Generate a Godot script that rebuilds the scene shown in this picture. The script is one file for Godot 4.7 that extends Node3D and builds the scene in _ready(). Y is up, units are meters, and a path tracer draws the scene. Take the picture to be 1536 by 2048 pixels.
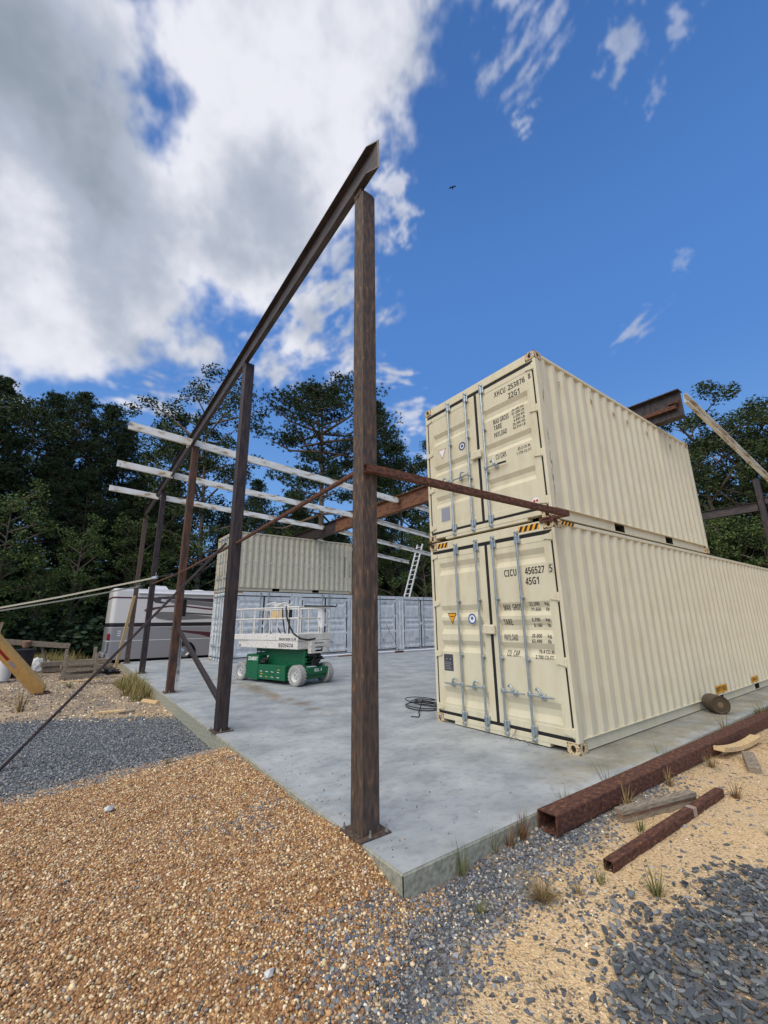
extends Node3D

# ---------------------------------------------------------------- geometry collector
class Geo:
	var v := PackedVector3Array()
	var n := PackedVector3Array()
	var c := PackedColorArray()
	var tint := Color(1, 1, 1)
	var tinted := false
	var xf := Transform3D.IDENTITY
	var flip := false

	func at(t: Transform3D) -> Geo:
		xf = t
		flip = t.basis.determinant() < 0.0
		return self

	func tri(a: Vector3, b: Vector3, d: Vector3) -> void:
		a = xf * a
		b = xf * b
		d = xf * d
		if flip:
			var k := b
			b = d
			d = k
		var m := (b - a).cross(d - a)
		if m.length_squared() < 1e-18:
			return
		m = m.normalized()
		v.append(a)
		v.append(d)
		v.append(b)
		for i in 3:
			n.append(m)
			c.append(tint)

	func quad(a: Vector3, b: Vector3, d: Vector3, e: Vector3) -> void:
		tri(a, b, d)
		tri(a, d, e)

	func smooth(a: Vector3, b: Vector3, d: Vector3, na: Vector3, nb: Vector3, nd: Vector3) -> void:
		var bs := xf.basis
		if flip:
			v.append(xf * a); v.append(xf * b); v.append(xf * d)
			n.append((bs * na).normalized()); n.append((bs * nb).normalized()); n.append((bs * nd).normalized())
		else:
			v.append(xf * a); v.append(xf * d); v.append(xf * b)
			n.append((bs * na).normalized()); n.append((bs * nd).normalized()); n.append((bs * nb).normalized())
		for i in 3:
			c.append(tint)

	# convex corner-cut box; faces are turned outward
	func out(pts: Array, mid: Vector3) -> void:
		var a: Vector3 = pts[0]
		var m: Vector3 = (pts[1] - a).cross(pts[2] - a)
		if m.dot((a + pts[2]) * 0.5 - mid) < 0.0:
			pts.reverse()
		for i in range(1, pts.size() - 1):
			tri(pts[0], pts[i], pts[i + 1])

	func box(mid: Vector3, size: Vector3, ch := 0.0, turn := Basis.IDENTITY) -> void:
		var h := size * 0.5
		ch = minf(ch, minf(h.x, minf(h.y, h.z)) * 0.9)
		var r := h - Vector3.ONE * ch
		var P := func(s: Vector3, ax: int) -> Vector3:
			var q := Vector3(s.x * r.x, s.y * r.y, s.z * r.z)
			q[ax] = s[ax] * h[ax]
			return mid + turn * q
		for ax in 3:
			var b1 := (ax + 1) % 3
			var b2 := (ax + 2) % 3
			for sg in [-1.0, 1.0]:
				var pts := []
				for k in [[-1, -1], [1, -1], [1, 1], [-1, 1]]:
					var s := Vector3.ONE
					s[ax] = sg
					s[b1] = k[0]
					s[b2] = k[1]
					pts.append(P.call(s, ax))
				out(pts, mid)
		if ch <= 0.0:
			return
		for ax in 3:
			var b1 := (ax + 1) % 3
			var b2 := (ax + 2) % 3
			for s1 in [-1.0, 1.0]:
				for s2 in [-1.0, 1.0]:
					var s := Vector3.ONE
					s[b1] = s1
					s[b2] = s2
					var e := s
					s[ax] = -1.0
					e[ax] = 1.0
					out([P.call(s, b1), P.call(e, b1), P.call(e, b2), P.call(s, b2)], mid)
		for sx in [-1.0, 1.0]:
			for sy in [-1.0, 1.0]:
				for sz in [-1.0, 1.0]:
					var s := Vector3(sx, sy, sz)
					out([P.call(s, 0), P.call(s, 1), P.call(s, 2)], mid)

	func span(lo: Vector3, hi: Vector3, ch := 0.0) -> void:
		box((lo + hi) * 0.5, (hi - lo).abs(), ch)

	# a closed outline (x, y) pushed along z
	func prism(outline: PackedVector2Array, z0: float, z1: float, t := Transform3D.IDENTITY, caps := true) -> void:
		var o := outline
		if Geometry2D.is_polygon_clockwise(o):
			o = outline.duplicate()
			o.reverse()
		var k := o.size()
		for i in k:
			var p := o[i]
			var q := o[(i + 1) % k]
			quad(t * Vector3(p.x, p.y, z0), t * Vector3(q.x, q.y, z0), t * Vector3(q.x, q.y, z1), t * Vector3(p.x, p.y, z1))
		if caps:
			var ix := Geometry2D.triangulate_polygon(o)
			for i in range(0, ix.size(), 3):
				var a := o[ix[i]]
				var b := o[ix[i + 1]]
				var d := o[ix[i + 2]]
				if (b - a).cross(d - a) < 0.0:
					var s := b
					b = d
					d = s
				tri(t * Vector3(a.x, a.y, z1), t * Vector3(b.x, b.y, z1), t * Vector3(d.x, d.y, z1))
				tri(t * Vector3(a.x, a.y, z0), t * Vector3(d.x, d.y, z0), t * Vector3(b.x, b.y, z0))

	# outline swept in a straight line from p to q, `up` keeps its y upright
	func bar(outline: PackedVector2Array, p: Vector3, q: Vector3, up := Vector3.UP) -> void:
		var z := (q - p).normalized()
		var x := up.cross(z).normalized()
		var y := z.cross(x)
		prism(outline, 0.0, p.distance_to(q), Transform3D(Basis(x, y, z), p))

	func rod(p: Vector3, q: Vector3, r0: float, r1 := -1.0, sides := 8, caps := true) -> void:
		path(PackedVector3Array([p, q]), PackedFloat32Array([r0, r0 if r1 < 0.0 else r1]), sides, caps)

	func path(pts: PackedVector3Array, rad: PackedFloat32Array, sides := 8, caps := true) -> void:
		var rings := []
		var x := Vector3.ZERO
		for i in pts.size():
			var d := (pts[mini(i + 1, pts.size() - 1)] - pts[maxi(i - 1, 0)]).normalized()
			if x == Vector3.ZERO:
				x = d.cross(Vector3.RIGHT if absf(d.x) < 0.8 else Vector3.UP).normalized()
			else:
				x = (x - d * x.dot(d)).normalized()
			var y := d.cross(x)
			var ring := []
			var rr: float = rad[mini(i, rad.size() - 1)]
			for s in sides:
				var a := TAU * s / sides
				var m := x * cos(a) + y * sin(a)
				ring.append([pts[i] + m * rr, m])
			rings.append(ring)
		for i in pts.size() - 1:
			for s in sides:
				var a: Array = rings[i][s]
				var b: Array = rings[i][(s + 1) % sides]
				var d: Array = rings[i + 1][(s + 1) % sides]
				var e: Array = rings[i + 1][s]
				smooth(a[0], b[0], d[0], a[1], b[1], d[1])
				smooth(a[0], d[0], e[0], a[1], d[1], e[1])
		if caps:
			var last := pts.size() - 1
			for s in sides:
				var s2 := (s + 1) % sides
				tri(pts[last], rings[last][s][0], rings[last][s2][0])
				tri(pts[0], rings[0][s2][0], rings[0][s][0])

	# (radius, height) outline turned round y
	func lathe(o: PackedVector2Array, sides: int, t := Transform3D.IDENTITY) -> void:
		for i in o.size() - 1:
			var d := (o[i + 1] - o[i]).normalized()
			var m2 := Vector2(d.y, -d.x)
			for s in sides:
				var a0 := TAU * s / sides
				var a1 := TAU * (s + 1) / sides
				var e0 := Vector3(cos(a0), 0, -sin(a0))
				var e1 := Vector3(cos(a1), 0, -sin(a1))
				var n0 := t.basis * (e0 * m2.x + Vector3.UP * m2.y)
				var n1 := t.basis * (e1 * m2.x + Vector3.UP * m2.y)
				var p00 := t * (e0 * o[i].x + Vector3.UP * o[i].y)
				var p10 := t * (e1 * o[i].x + Vector3.UP * o[i].y)
				var p01 := t * (e0 * o[i + 1].x + Vector3.UP * o[i + 1].y)
				var p11 := t * (e1 * o[i + 1].x + Vector3.UP * o[i + 1].y)
				if o[i].x > 1e-5:
					smooth(p00, p10, p11, n0, n1, n1)
				if o[i + 1].x > 1e-5:
					smooth(p00, p11, p01, n0, n1, n0)

	func mesh(m: Material = null) -> ArrayMesh:
		var am := ArrayMesh.new()
		if v.is_empty():
			return am
		var ar := []
		ar.resize(Mesh.ARRAY_MAX)
		ar[Mesh.ARRAY_VERTEX] = v
		ar[Mesh.ARRAY_NORMAL] = n
		if tinted:
			ar[Mesh.ARRAY_COLOR] = c
		am.add_surface_from_arrays(Mesh.PRIMITIVE_TRIANGLES, ar)
		if m:
			am.surface_set_material(0, m)
		return am


# ---------------------------------------------------------------- naming and building
var taken := {}
var M := {}
var rng := RandomNumberGenerator.new()
var wobble := FastNoiseLite.new()
var fine := FastNoiseLite.new()

const UP := Vector3.UP
const CW := 2.438            # container width
const FAR_X := -15.3         # face of the far container row that looks at the yard
const FAR_Z := -0.5


func numbered(parent: Node, called: String) -> String:
	var key := "%d/%s" % [parent.get_instance_id(), called]
	var k: int = taken.get(key, 0)
	taken[key] = k + 1
	return called if k == 0 else "%s_%03d" % [called, k]


func thing(called: String, label: String, category: String, at := Vector3.ZERO, turn := 0.0, group := "") -> Node3D:
	var o := Node3D.new()
	o.name = numbered(self, called)
	add_child(o)
	o.position = at
	o.rotation.y = turn
	tag(o, label, category, group)
	return o


func tag(o: Node, label: String, category: String, group := "", kind := "") -> void:
	if label: o.set_meta("label", label)
	if category: o.set_meta("category", category)
	if group: o.set_meta("group", group)
	if kind: o.set_meta("kind", kind)


func put(called: String, g: Geo, m: Material, parent: Node = null) -> MeshInstance3D:
	return put_mesh(called, g.mesh(m), parent)


func put_mesh(called: String, mesh: Mesh, parent: Node = null, m: Material = null) -> MeshInstance3D:
	var p := parent if parent else self
	var o := MeshInstance3D.new()
	o.name = numbered(p, called)
	o.mesh = mesh
	if m: o.material_override = m
	p.add_child(o, true)
	return o


func copy(o: Node3D, label: String) -> Node3D:
	var r: Node3D = o.duplicate()
	r.name = numbered(self, String(o.name).rstrip("0123456789").trim_suffix("_"))
	add_child(r)
	r.set_meta("label", label)
	return r


# ---------------------------------------------------------------- materials
func noise(sd: int, freq: float, oct := 4, kind := FastNoiseLite.TYPE_SIMPLEX_SMOOTH) -> FastNoiseLite:
	var f := FastNoiseLite.new()
	f.seed = sd
	f.noise_type = kind
	f.frequency = freq
	f.fractal_octaves = oct
	return f


func tex(sd: int, freq: float, stops: Array, oct := 4, size := 512, kind := FastNoiseLite.TYPE_SIMPLEX_SMOOTH) -> NoiseTexture2D:
	var t := NoiseTexture2D.new()
	t.width = size
	t.height = size
	t.seamless = true
	t.noise = noise(sd, freq, oct, kind)
	var r := Gradient.new()
	var offs := PackedFloat32Array()
	var cols := PackedColorArray()
	for s in stops:
		offs.append(s[0])
		cols.append(s[1])
	r.offsets = offs
	r.colors = cols
	t.color_ramp = r
	return t


func bumps(sd: int, freq: float, oct := 4, strength := 4.0, size := 512, kind := FastNoiseLite.TYPE_SIMPLEX_SMOOTH) -> NoiseTexture2D:
	var t := NoiseTexture2D.new()
	t.width = size
	t.height = size
	t.seamless = true
	t.as_normal_map = true
	t.bump_strength = strength
	t.noise = noise(sd, freq, oct, kind)
	return t


func grey(k: float) -> Color:
	return Color(k, k, k)


func s8(r: int, g: int, b: int) -> Color:
	return Color(r / 255.0, g / 255.0, b / 255.0)


func mat(called: String, c: Color, rough := 0.8, metal := 0.0) -> StandardMaterial3D:
	var m := StandardMaterial3D.new()
	m.resource_name = called
	m.albedo_color = c
	m.roughness = rough
	m.metallic = metal
	M[called] = m
	return m


func skin(m: StandardMaterial3D, t: Texture2D, scale: Vector3, nrm: Texture2D = null, depth := 0.5) -> StandardMaterial3D:
	m.albedo_texture = t
	m.uv1_triplanar = true
	m.uv1_world_triplanar = true
	m.uv1_scale = scale
	if nrm:
		m.normal_enabled = true
		m.normal_texture = nrm
		m.normal_scale = depth
	return m


func make_materials() -> void:
	var grain := bumps(3, 0.03, 4, 3.0)
	var mottled := tex(5, 0.012, [[0.0, grey(0.84)], [0.45, grey(0.95)], [0.6, grey(1.0)], [1.0, grey(0.92)]], 5)
	# container paint: sun-faded cream, chalky streaks running down
	skin(mat("cream_paint", s8(212, 204, 178), 0.55), tex(7, 0.01, [[0.0, s8(240, 236, 226)], [0.4, s8(251, 250, 246)], [0.6, s8(255, 255, 252)], [1.0, s8(246, 243, 232)]], 4), Vector3(0.5, 0.22, 0.5))
	skin(mat("worn_cream_paint", s8(196, 191, 173), 0.6), tex(8, 0.012, [[0.0, s8(190, 170, 140)], [0.2, s8(238, 234, 224)], [0.6, s8(255, 255, 252)], [1.0, s8(240, 236, 226)]], 5), Vector3(1.2, 0.5, 1.2))
	skin(mat("chipped_casting", s8(205, 190, 160), 0.65), tex(9, 0.02, [[0.0, s8(120, 78, 50)], [0.32, s8(150, 105, 70)], [0.42, s8(244, 238, 226)], [1.0, s8(255, 252, 244)]], 4), Vector3(3, 3, 3))
	skin(mat("blue_paint", s8(208, 213, 216), 0.5), mottled, Vector3(0.6, 0.3, 0.6))
	mat("rubber_gasket", s8(22, 22, 22), 0.7)
	mat("undercoat_and_shade", s8(52, 50, 47), 0.9)  # dark underside coat; on fork pockets it stands in for tunnel shade
	mat("bird_feather", s8(30, 28, 28), 0.9)
	skin(mat("zinc", s8(176, 186, 190), 0.38, 0.75), mottled, Vector3(3, 1, 3))
	mat("black_ink", s8(24, 23, 22), 0.6)
	mat("yellow_decal", s8(226, 160, 30), 0.5)
	mat("white_decal", s8(232, 232, 228), 0.4)
	mat("red_decal", s8(170, 40, 50), 0.4)
	mat("blue_decal", s8(70, 100, 150), 0.4)
	mat("silver_plate", s8(160, 160, 165), 0.4, 0.3)
	mat("dark_plate", s8(72, 70, 74), 0.5)
	# steel
	skin(mat("rusty_steel", s8(255, 255, 255), 0.75, 0.15), tex(11, 0.016, [[0.0, s8(54, 50, 49)], [0.35, s8(70, 62, 57)], [0.5, s8(84, 64, 53)], [0.62, s8(82, 74, 66)], [0.78, s8(104, 74, 54)], [0.9, s8(116, 102, 82)], [1.0, s8(124, 92, 62)]], 6, 1024), Vector3(1.3, 0.34, 1.3), grain, 0.4)
	skin(mat("dark_steel", s8(255, 255, 255), 0.55, 0.35), tex(12, 0.012, [[0.0, s8(44, 37, 39)], [0.4, s8(54, 46, 47)], [0.6, s8(62, 53, 52)], [0.82, s8(74, 59, 54)], [1.0, s8(84, 62, 50)]], 5, 1024), Vector3(1.0, 0.2, 1.0), grain, 0.3)
	skin(mat("orange_rust", s8(255, 255, 255), 0.85, 0.05), tex(13, 0.012, [[0.0, s8(52, 42, 40)], [0.4, s8(68, 52, 46)], [0.55, s8(96, 64, 45)], [0.75, s8(76, 56, 48)], [1.0, s8(140, 88, 50)]], 4, 1024), Vector3(0.8, 0.16, 0.8), grain, 0.4)
	skin(mat("red_rust", s8(255, 255, 255), 0.85, 0.05), tex(14, 0.014, [[0.0, s8(50, 33, 28)], [0.4, s8(76, 47, 36)], [0.55, s8(100, 60, 42)], [0.7, s8(84, 56, 44)], [0.82, s8(136, 86, 50)], [1.0, s8(150, 108, 70)]], 6, 1024), Vector3(1.6, 1.6, 0.8), grain, 0.6)
	skin(mat("beam_rust", s8(255, 255, 255), 0.85, 0.05), tex(15, 0.01, [[0.0, s8(74, 50, 40)], [0.4, s8(104, 69, 49)], [0.6, s8(122, 82, 56)], [0.8, s8(108, 72, 50)], [1.0, s8(88, 60, 48)]], 5), Vector3(0.35, 1.2, 0.6), grain, 0.3)
	skin(mat("mill_scale", s8(255, 255, 255), 0.55, 0.4), tex(16, 0.014, [[0.0, s8(54, 49, 49)], [0.5, s8(72, 66, 66)], [0.75, s8(84, 74, 70)], [1.0, s8(100, 76, 64)]], 5), Vector3(0.3, 1.5, 1.5), grain, 0.2)
	skin(mat("purlin_paint", s8(226, 228, 226), 0.5), tex(17, 0.014, [[0.0, s8(150, 112, 74)], [0.24, s8(202, 182, 152)], [0.36, s8(236, 233, 226)], [0.7, s8(255, 255, 255)], [1.0, s8(234, 236, 234)]], 4), Vector3(0.6, 0.6, 0.2))
	mat("bolt_steel", s8(170, 168, 160), 0.4, 0.8)
	# machines
	skin(mat("lift_green", s8(14, 100, 62), 0.45), tex(18, 0.02, [[0.0, grey(0.62)], [0.4, grey(0.95)], [1.0, grey(1.0)]], 4), Vector3(1.2, 1.2, 1.2))
	skin(mat("lift_white", s8(222, 220, 214), 0.55), tex(19, 0.02, [[0.0, s8(150, 132, 112)], [0.25, s8(226, 220, 212)], [0.5, s8(255, 255, 255)], [1.0, s8(246, 244, 240)]], 4), Vector3(1.6, 1.0, 1.6))
	mat("grey_tyre", s8(158, 156, 152), 0.9)
	mat("black_rubber", s8(26, 26, 27), 0.8)
	mat("black_part", s8(34, 34, 34), 0.6)
	mat("camper_silver", s8(212, 210, 206), 0.35)
	mat("camper_grey", s8(142, 142, 145), 0.35)
	mat("camper_roof", s8(225, 225, 228), 0.4)
	mat("stripe_black", s8(40, 34, 36), 0.4)
	mat("stripe_maroon", s8(84, 44, 50), 0.4)
	mat("stripe_grey", s8(118, 116, 114), 0.4)
	mat("stripe_charcoal", s8(72, 70, 72), 0.4)
	mat("tail_red", s8(150, 24, 28), 0.3)
	mat("tinted_glass", s8(30, 36, 34), 0.08)
	mat("chrome", s8(200, 200, 205), 0.25, 0.9)
	skin(mat("yellow_paint", s8(212, 168, 100), 0.55), mottled, Vector3(0.8, 0.8, 0.8))
	# wood, cloth
	skin(mat("grey_wood", s8(255, 255, 255), 0.9), tex(21, 0.02, [[0.0, s8(86, 76, 64)], [0.4, s8(128, 116, 100)], [0.7, s8(146, 134, 116)], [1.0, s8(166, 152, 130)]], 5), Vector3(4, 4, 0.6), grain, 0.8)
	skin(mat("pale_wood", s8(255, 255, 255), 0.85), tex(22, 0.02, [[0.0, s8(170, 140, 96)], [0.5, s8(206, 178, 132)], [1.0, s8(224, 200, 158)]], 5), Vector3(5, 5, 0.8), grain, 0.6)
	skin(mat("brown_board", s8(255, 255, 255), 0.85), tex(23, 0.02, [[0.0, s8(92, 68, 52)], [0.5, s8(126, 98, 78)], [1.0, s8(148, 120, 98)]], 5), Vector3(0.6, 5, 0.6), grain, 0.6)
	skin(mat("log_bark", s8(255, 255, 255), 0.95), tex(24, 0.03, [[0.0, s8(56, 46, 36)], [0.5, s8(92, 80, 64)], [1.0, s8(120, 106, 88)]], 5), Vector3(5, 5, 5), grain, 1.0)
	mat("log_end", s8(76, 62, 46), 0.95)
	mat("log_core", s8(112, 92, 68), 0.9)
	mat("white_cloth", s8(222, 222, 220), 0.85)
	mat("strap_web", s8(172, 168, 150), 0.85)
	mat("dark_bin", s8(30, 32, 40), 0.6)
	mat("white_plastic", s8(206, 206, 202), 0.5)
	mat("clear_tape", s8(150, 128, 118), 0.2)
	mat("dark_cord", s8(26, 27, 28), 0.6)
	# concrete: power-trowelled grey with paler and darker clouds, blade arcs
	var conc := mat("concrete", s8(255, 255, 255), 0.7)
	skin(conc, tex(31, 0.006, [[0.0, s8(138, 142, 142)], [0.35, s8(154, 158, 158)], [0.5, s8(161, 165, 165)], [0.7, s8(169, 172, 171)], [1.0, s8(184, 187, 184)]], 6, 1024), Vector3(0.22, 0.22, 0.17), bumps(32, 0.05, 3, 2.0), 0.25)
	conc.vertex_color_use_as_albedo = true
	conc.detail_enabled = true
	conc.detail_blend_mode = BaseMaterial3D.BLEND_MODE_MUL
	conc.detail_uv_layer = BaseMaterial3D.DETAIL_UV_1
	conc.detail_albedo = tex(33, 0.03, [[0.0, grey(0.86)], [0.4, grey(0.97)], [0.6, grey(1.0)], [1.0, grey(0.94)]], 6, 1024)
	skin(mat("concrete_edge", s8(255, 255, 255), 0.9), tex(34, 0.02, [[0.0, s8(112, 112, 96)], [0.5, s8(146, 146, 130)], [1.0, s8(170, 168, 152)]], 5), Vector3(1.6, 1.6, 1.6), grain, 0.8)
	# soil
	var soil := mat("soil", s8(255, 255, 255), 0.95)
	skin(soil, tex(35, 0.03, [[0.0, grey(0.6)], [0.4, grey(0.92)], [0.6, grey(1.0)], [1.0, grey(0.8)]], 6, 1024), Vector3(0.9, 0.9, 0.9), bumps(36, 0.05, 6, 10.0, 1024), 1.3)
	soil.vertex_color_use_as_albedo = true
	var peb := mat("pebble", s8(255, 255, 255), 0.85)
	peb.vertex_color_use_as_albedo = true
	var shard := mat("shard", s8(255, 255, 255), 0.75)
	shard.vertex_color_use_as_albedo = true
	# plants
	for k in ["pine_needles", "broad_leaves", "grass_blades"]:
		var lf := mat(k, s8(255, 255, 255), 0.7)
		lf.vertex_color_use_as_albedo = true
		lf.metallic_specular = 0.3
		lf.backlight_enabled = true
		lf.backlight = Color(0.10, 0.13, 0.03) if k != "pine_needles" else Color(0.04, 0.06, 0.02)
	skin(mat("pine_bark", s8(255, 255, 255), 0.95), tex(37, 0.03, [[0.0, s8(66, 54, 45)], [0.5, s8(112, 96, 82)], [1.0, s8(140, 125, 110)]], 5), Vector3(3, 0.8, 3), grain, 1.0)
	skin(mat("grey_bark", s8(255, 255, 255), 0.95), tex(38, 0.03, [[0.0, s8(70, 62, 54)], [0.5, s8(108, 98, 86)], [1.0, s8(134, 124, 110)]], 5), Vector3(3, 0.8, 3), grain, 0.8)


# ---------------------------------------------------------------- sky: air and clouds by azimuth and elevation
func inside_distance(p: Vector2, poly: PackedVector2Array) -> float:
	var d := 1e9
	var sx := cos(deg_to_rad(p.y))
	for i in poly.size():
		var a := poly[i]
		var b := poly[(i + 1) % poly.size()]
		var q := Geometry2D.get_closest_point_to_segment(p, a, b)
		d = minf(d, Vector2((q.x - p.x) * sx, q.y - p.y).length())
	return d if Geometry2D.is_point_in_polygon(p, poly) else -d


func lin(r: int, g: int, b: int) -> Vector3:
	var c := s8(r, g, b).srgb_to_linear()
	return Vector3(c.r, c.g, c.b)


func make_sky() -> PanoramaSkyMaterial:
	var w := 2048
	var h := 1024
	var big := PackedVector2Array([Vector2(-175, 66), Vector2(-175, 25), Vector2(-130, 22), Vector2(-107, 24), Vector2(-98.9, 25.4), Vector2(-92.4, 26.1), Vector2(-88.9, 29.0), Vector2(-83.6, 31.9), Vector2(-78.2, 33.2), Vector2(-79.8, 36.1), Vector2(-77.0, 38.3), Vector2(-71.2, 40.0), Vector2(-68, 43.0), Vector2(-62.6, 46.4), Vector2(-58.2, 50.4), Vector2(-54.0, 55.2), Vector2(-46.4, 57.6), Vector2(-45.0, 59.7), Vector2(-40.8, 62.9), Vector2(-33, 65.5), Vector2(-30, 74), Vector2(-88.5, 72), Vector2(-88.3, 60.5), Vector2(-87.6, 56.9), Vector2(-86.4, 52.9), Vector2(-88.9, 52.3), Vector2(-94.6, 53.4), Vector2(-95.2, 55.4), Vector2(-97.1, 58.3), Vector2(-99, 68)])
	# coarse grid of the distance to the big cloud's outline
	var gx := 110
	var gy := 44
	var grid := PackedFloat32Array()
	for j in gy:
		for i in gx:
			grid.append(inside_distance(Vector2(-190.0 + i * 1.7, 12.0 + j * 1.6), big))
	# smaller clouds: azimuth, elevation, half width, half height, tilt, strength
	var small := [[-63.5, 38.0, 6.2, 4.6, 0.7, 1.0], [-59.5, 43.0, 3.6, 3.2, 0.8, 0.8], [-67.0, 35.0, 3.2, 3.0, 0.2, 0.7], [-51.8, 32.7, 2.2, 1.0, -0.1, 0.9], [-48.0, 26.8, 2.2, 1.9, 0.2, 0.8], [-84.8, 26.2, 4.2, 1.5, -0.1, 0.95], [-52.0, 51.0, 1.9, 2.8, 0.5, 0.85], [-54.5, 49.5, 1.6, 3.0, 0.9, 0.6],
		[-17.8, 32.6, 1.9, 0.8, 0.5, 0.62], [-27.9, 54.7, 0.9, 0.8, 0.4, 0.5], [-25.5, 60.5, 3.2, 2.0, 0.5, 0.5], [-12.8, 56.0, 1.2, 2.2, -0.5, 0.55], [-5.7, 54.8, 0.9, 1.4, -0.5, 0.4], [-10.8, 50.9, 0.5, 1.0, -0.4, 0.3], [-12.0, 37.0, 0.5, 0.8, -0.4, 0.25], [-93.5, 30.5, 4.0, 2.2, 0.1, 0.8], [-79.0, 29.0, 2.6, 1.6, 0.2, 0.5], [-43.0, 21.0, 3.0, 1.4, 0, 0.6], [-101, 22.0, 4.0, 1.4, 0, 0.6]]
	# where the big cloud is thick and grey or thin and bright
	var shade := [[-102.0, 53.0, 8.0, -0.26], [-98.0, 48.0, 6.0, -0.12], [-80.5, 55.0, 5.0, 0.24], [-83.0, 49.5, 4.5, 0.20], [-87.5, 50.5, 2.6, 0.26], [-66.0, 62.0, 9.0, 0.22], [-75.0, 46.5, 5.0, -0.14], [-90.0, 43.0, 5.0, -0.16], [-99.0, 42.0, 3.6, 0.30], [-94.0, 36.0, 7.0, -0.06], [-98.0, 31.0, 5.0, 0.16], [-80.0, 36.0, 5.0, -0.10], [-62.0, 53.0, 5.0, 0.10], [-72.0, 56.0, 4.0, 0.16]]
	var na := noise(101, 2.6, 6)
	var nb := noise(102, 7.5, 5)
	var nc := noise(103, 1.5, 4)
	var nd := noise(104, 4.0, 6)
	nd.fractal_gain = 0.58
	nb.fractal_gain = 0.6
	var nw := noise(105, 0.9, 5)
	nw.fractal_gain = 0.58
	var data := PackedFloat32Array()
	data.resize(w * h * 4)
	var blue_low := lin(132, 182, 238)
	var blue_mid := lin(86, 136, 208)
	var blue_top := lin(66, 110, 176)
	var ground := Vector3(0.16, 0.15, 0.12)
	for j in h:
		var el := 90.0 - (j + 0.5) * 180.0 / h
		var y := sin(deg_to_rad(el))
		var ce := cos(deg_to_rad(el))
		var base := ground
		if el > 0.0:
			base = blue_low.lerp(blue_mid, smoothstep(0.0, 34.0, el)).lerp(blue_top, smoothstep(30.0, 66.0, el))
		for i in w:
			var o := (j * w + i) * 4
			var col := base
			if el > 3.0:
				var az := fposmod((i + 0.5) * 360.0 / w + 180.0, 360.0) - 180.0
				var ar := deg_to_rad(az)
				var d := Vector3(sin(ar) * ce, y, -cos(ar) * ce)
				var amount := 0.0
				var thick := 0.0
				var a := na.get_noise_3dv(d)
				# big cloud
				var fx := (az + 190.0) / 1.7
				var fy := (el - 12.0) / 1.6
				if fx > 0.0 and fx < gx - 1.01 and fy > 0.0 and fy < gy - 1.01:
					var ix := int(fx)
					var iy := int(fy)
					var tx := fx - ix
					var ty := fy - iy
					var k := iy * gx + ix
					var sd := lerpf(lerpf(grid[k], grid[k + 1], tx), lerpf(grid[k + gx], grid[k + gx + 1], tx), ty)
					if sd > -8.0:
						var e := sd + a * 5.0 + nb.get_noise_3dv(d) * 5.0
						amount = smoothstep(-2.2, 2.4, e)
						thick = smoothstep(0.5, 9.0, e)
				for s in (small if az > -112.0 and az < 3.0 else []):
					var dx: float = (az - s[0]) * ce
					var dy: float = el - s[1]
					if absf(dx) < 13.0 and absf(dy) < 13.0:
						var ct := cos(s[4] as float)
						var sn := sin(s[4] as float)
						var u: float = (dx * ct + dy * sn) / s[2]
						var v: float = (-dx * sn + dy * ct) / s[3]
						var rr := u * u + v * v
						if rr < 9.0:
							amount = maxf(amount, s[5] * smoothstep(0.05, 1.5, 0.85 - rr * 0.34 + nw.get_noise_2d(u * 0.55 + s[0], v * 1.1) * 1.7 + nw.get_noise_2d(dx * 0.35, dy * 0.35 + s[1]) * 0.9))
				# the rest of the sky carries the same broken cloud
				if az > 10.0 or az < -118.0:
					var q := nc.get_noise_3dv(Vector3(d.x, d.y * 1.6, d.z)) + a * 0.45
					var f := smoothstep(0.02, 0.30, q) * smoothstep(4.0, 14.0, el) * maxf(smoothstep(10.0, 30.0, az), smoothstep(-118.0, -135.0, az))
					if f > amount:
						amount = f
						thick = smoothstep(0.15, 0.6, q)
				if amount > 0.002:
					var b := 0.77 - 0.20 * thick + nd.get_noise_3dv(d) * 0.52 + a * 0.24 + nb.get_noise_3dv(d) * 0.16
					for s in shade:
						var dx2: float = (az - s[0]) * ce
						var dy2: float = el - s[1]
						var g2: float = exp(-(dx2 * dx2 + dy2 * dy2) / (s[2] * s[2]))
						b += s[3] * g2
					b = clampf(b, 0.0, 1.0)
					var cc := lin(146, 157, 171).lerp(lin(178, 187, 203), smoothstep(0.0, 0.55, b)).lerp(lin(236, 237, 246), smoothstep(0.48, 1.05, b))
					col = base.lerp(cc, amount)
			data[o] = col.x
			data[o + 1] = col.y
			data[o + 2] = col.z
			data[o + 3] = 1.0
	var im := Image.create_from_data(w, h, false, Image.FORMAT_RGBAF, data.to_byte_array())
	var p := PanoramaSkyMaterial.new()
	p.panorama = ImageTexture.create_from_image(im)
	return p


# ---------------------------------------------------------------- ground
func edge_z(x: float) -> float:      # the slab's long open edge
	return 3.165 + (x - 0.56) * 0.0225


func brown_zone(x: float, z: float) -> float:    # > 0 inside the spread of brown pea gravel, in metres
	var r := 0.55 + 0.42 * clampf(z - 3.0, 0.0, 1.0) - 0.85 * maxf(z - 4.0, 0.0)
	var l := -3.82 + (z - 3.2) * 0.2
	return minf(minf(r - x, x - l), 6.6 - z)


func slate_left(x: float, z: float) -> float:
	return minf(minf(-3.72 + (z - 3.2) * 0.2 - x, x - (-6.7 - maxf(z - 3.0, 0.0) * 0.62)), 8.5 - z)


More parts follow.
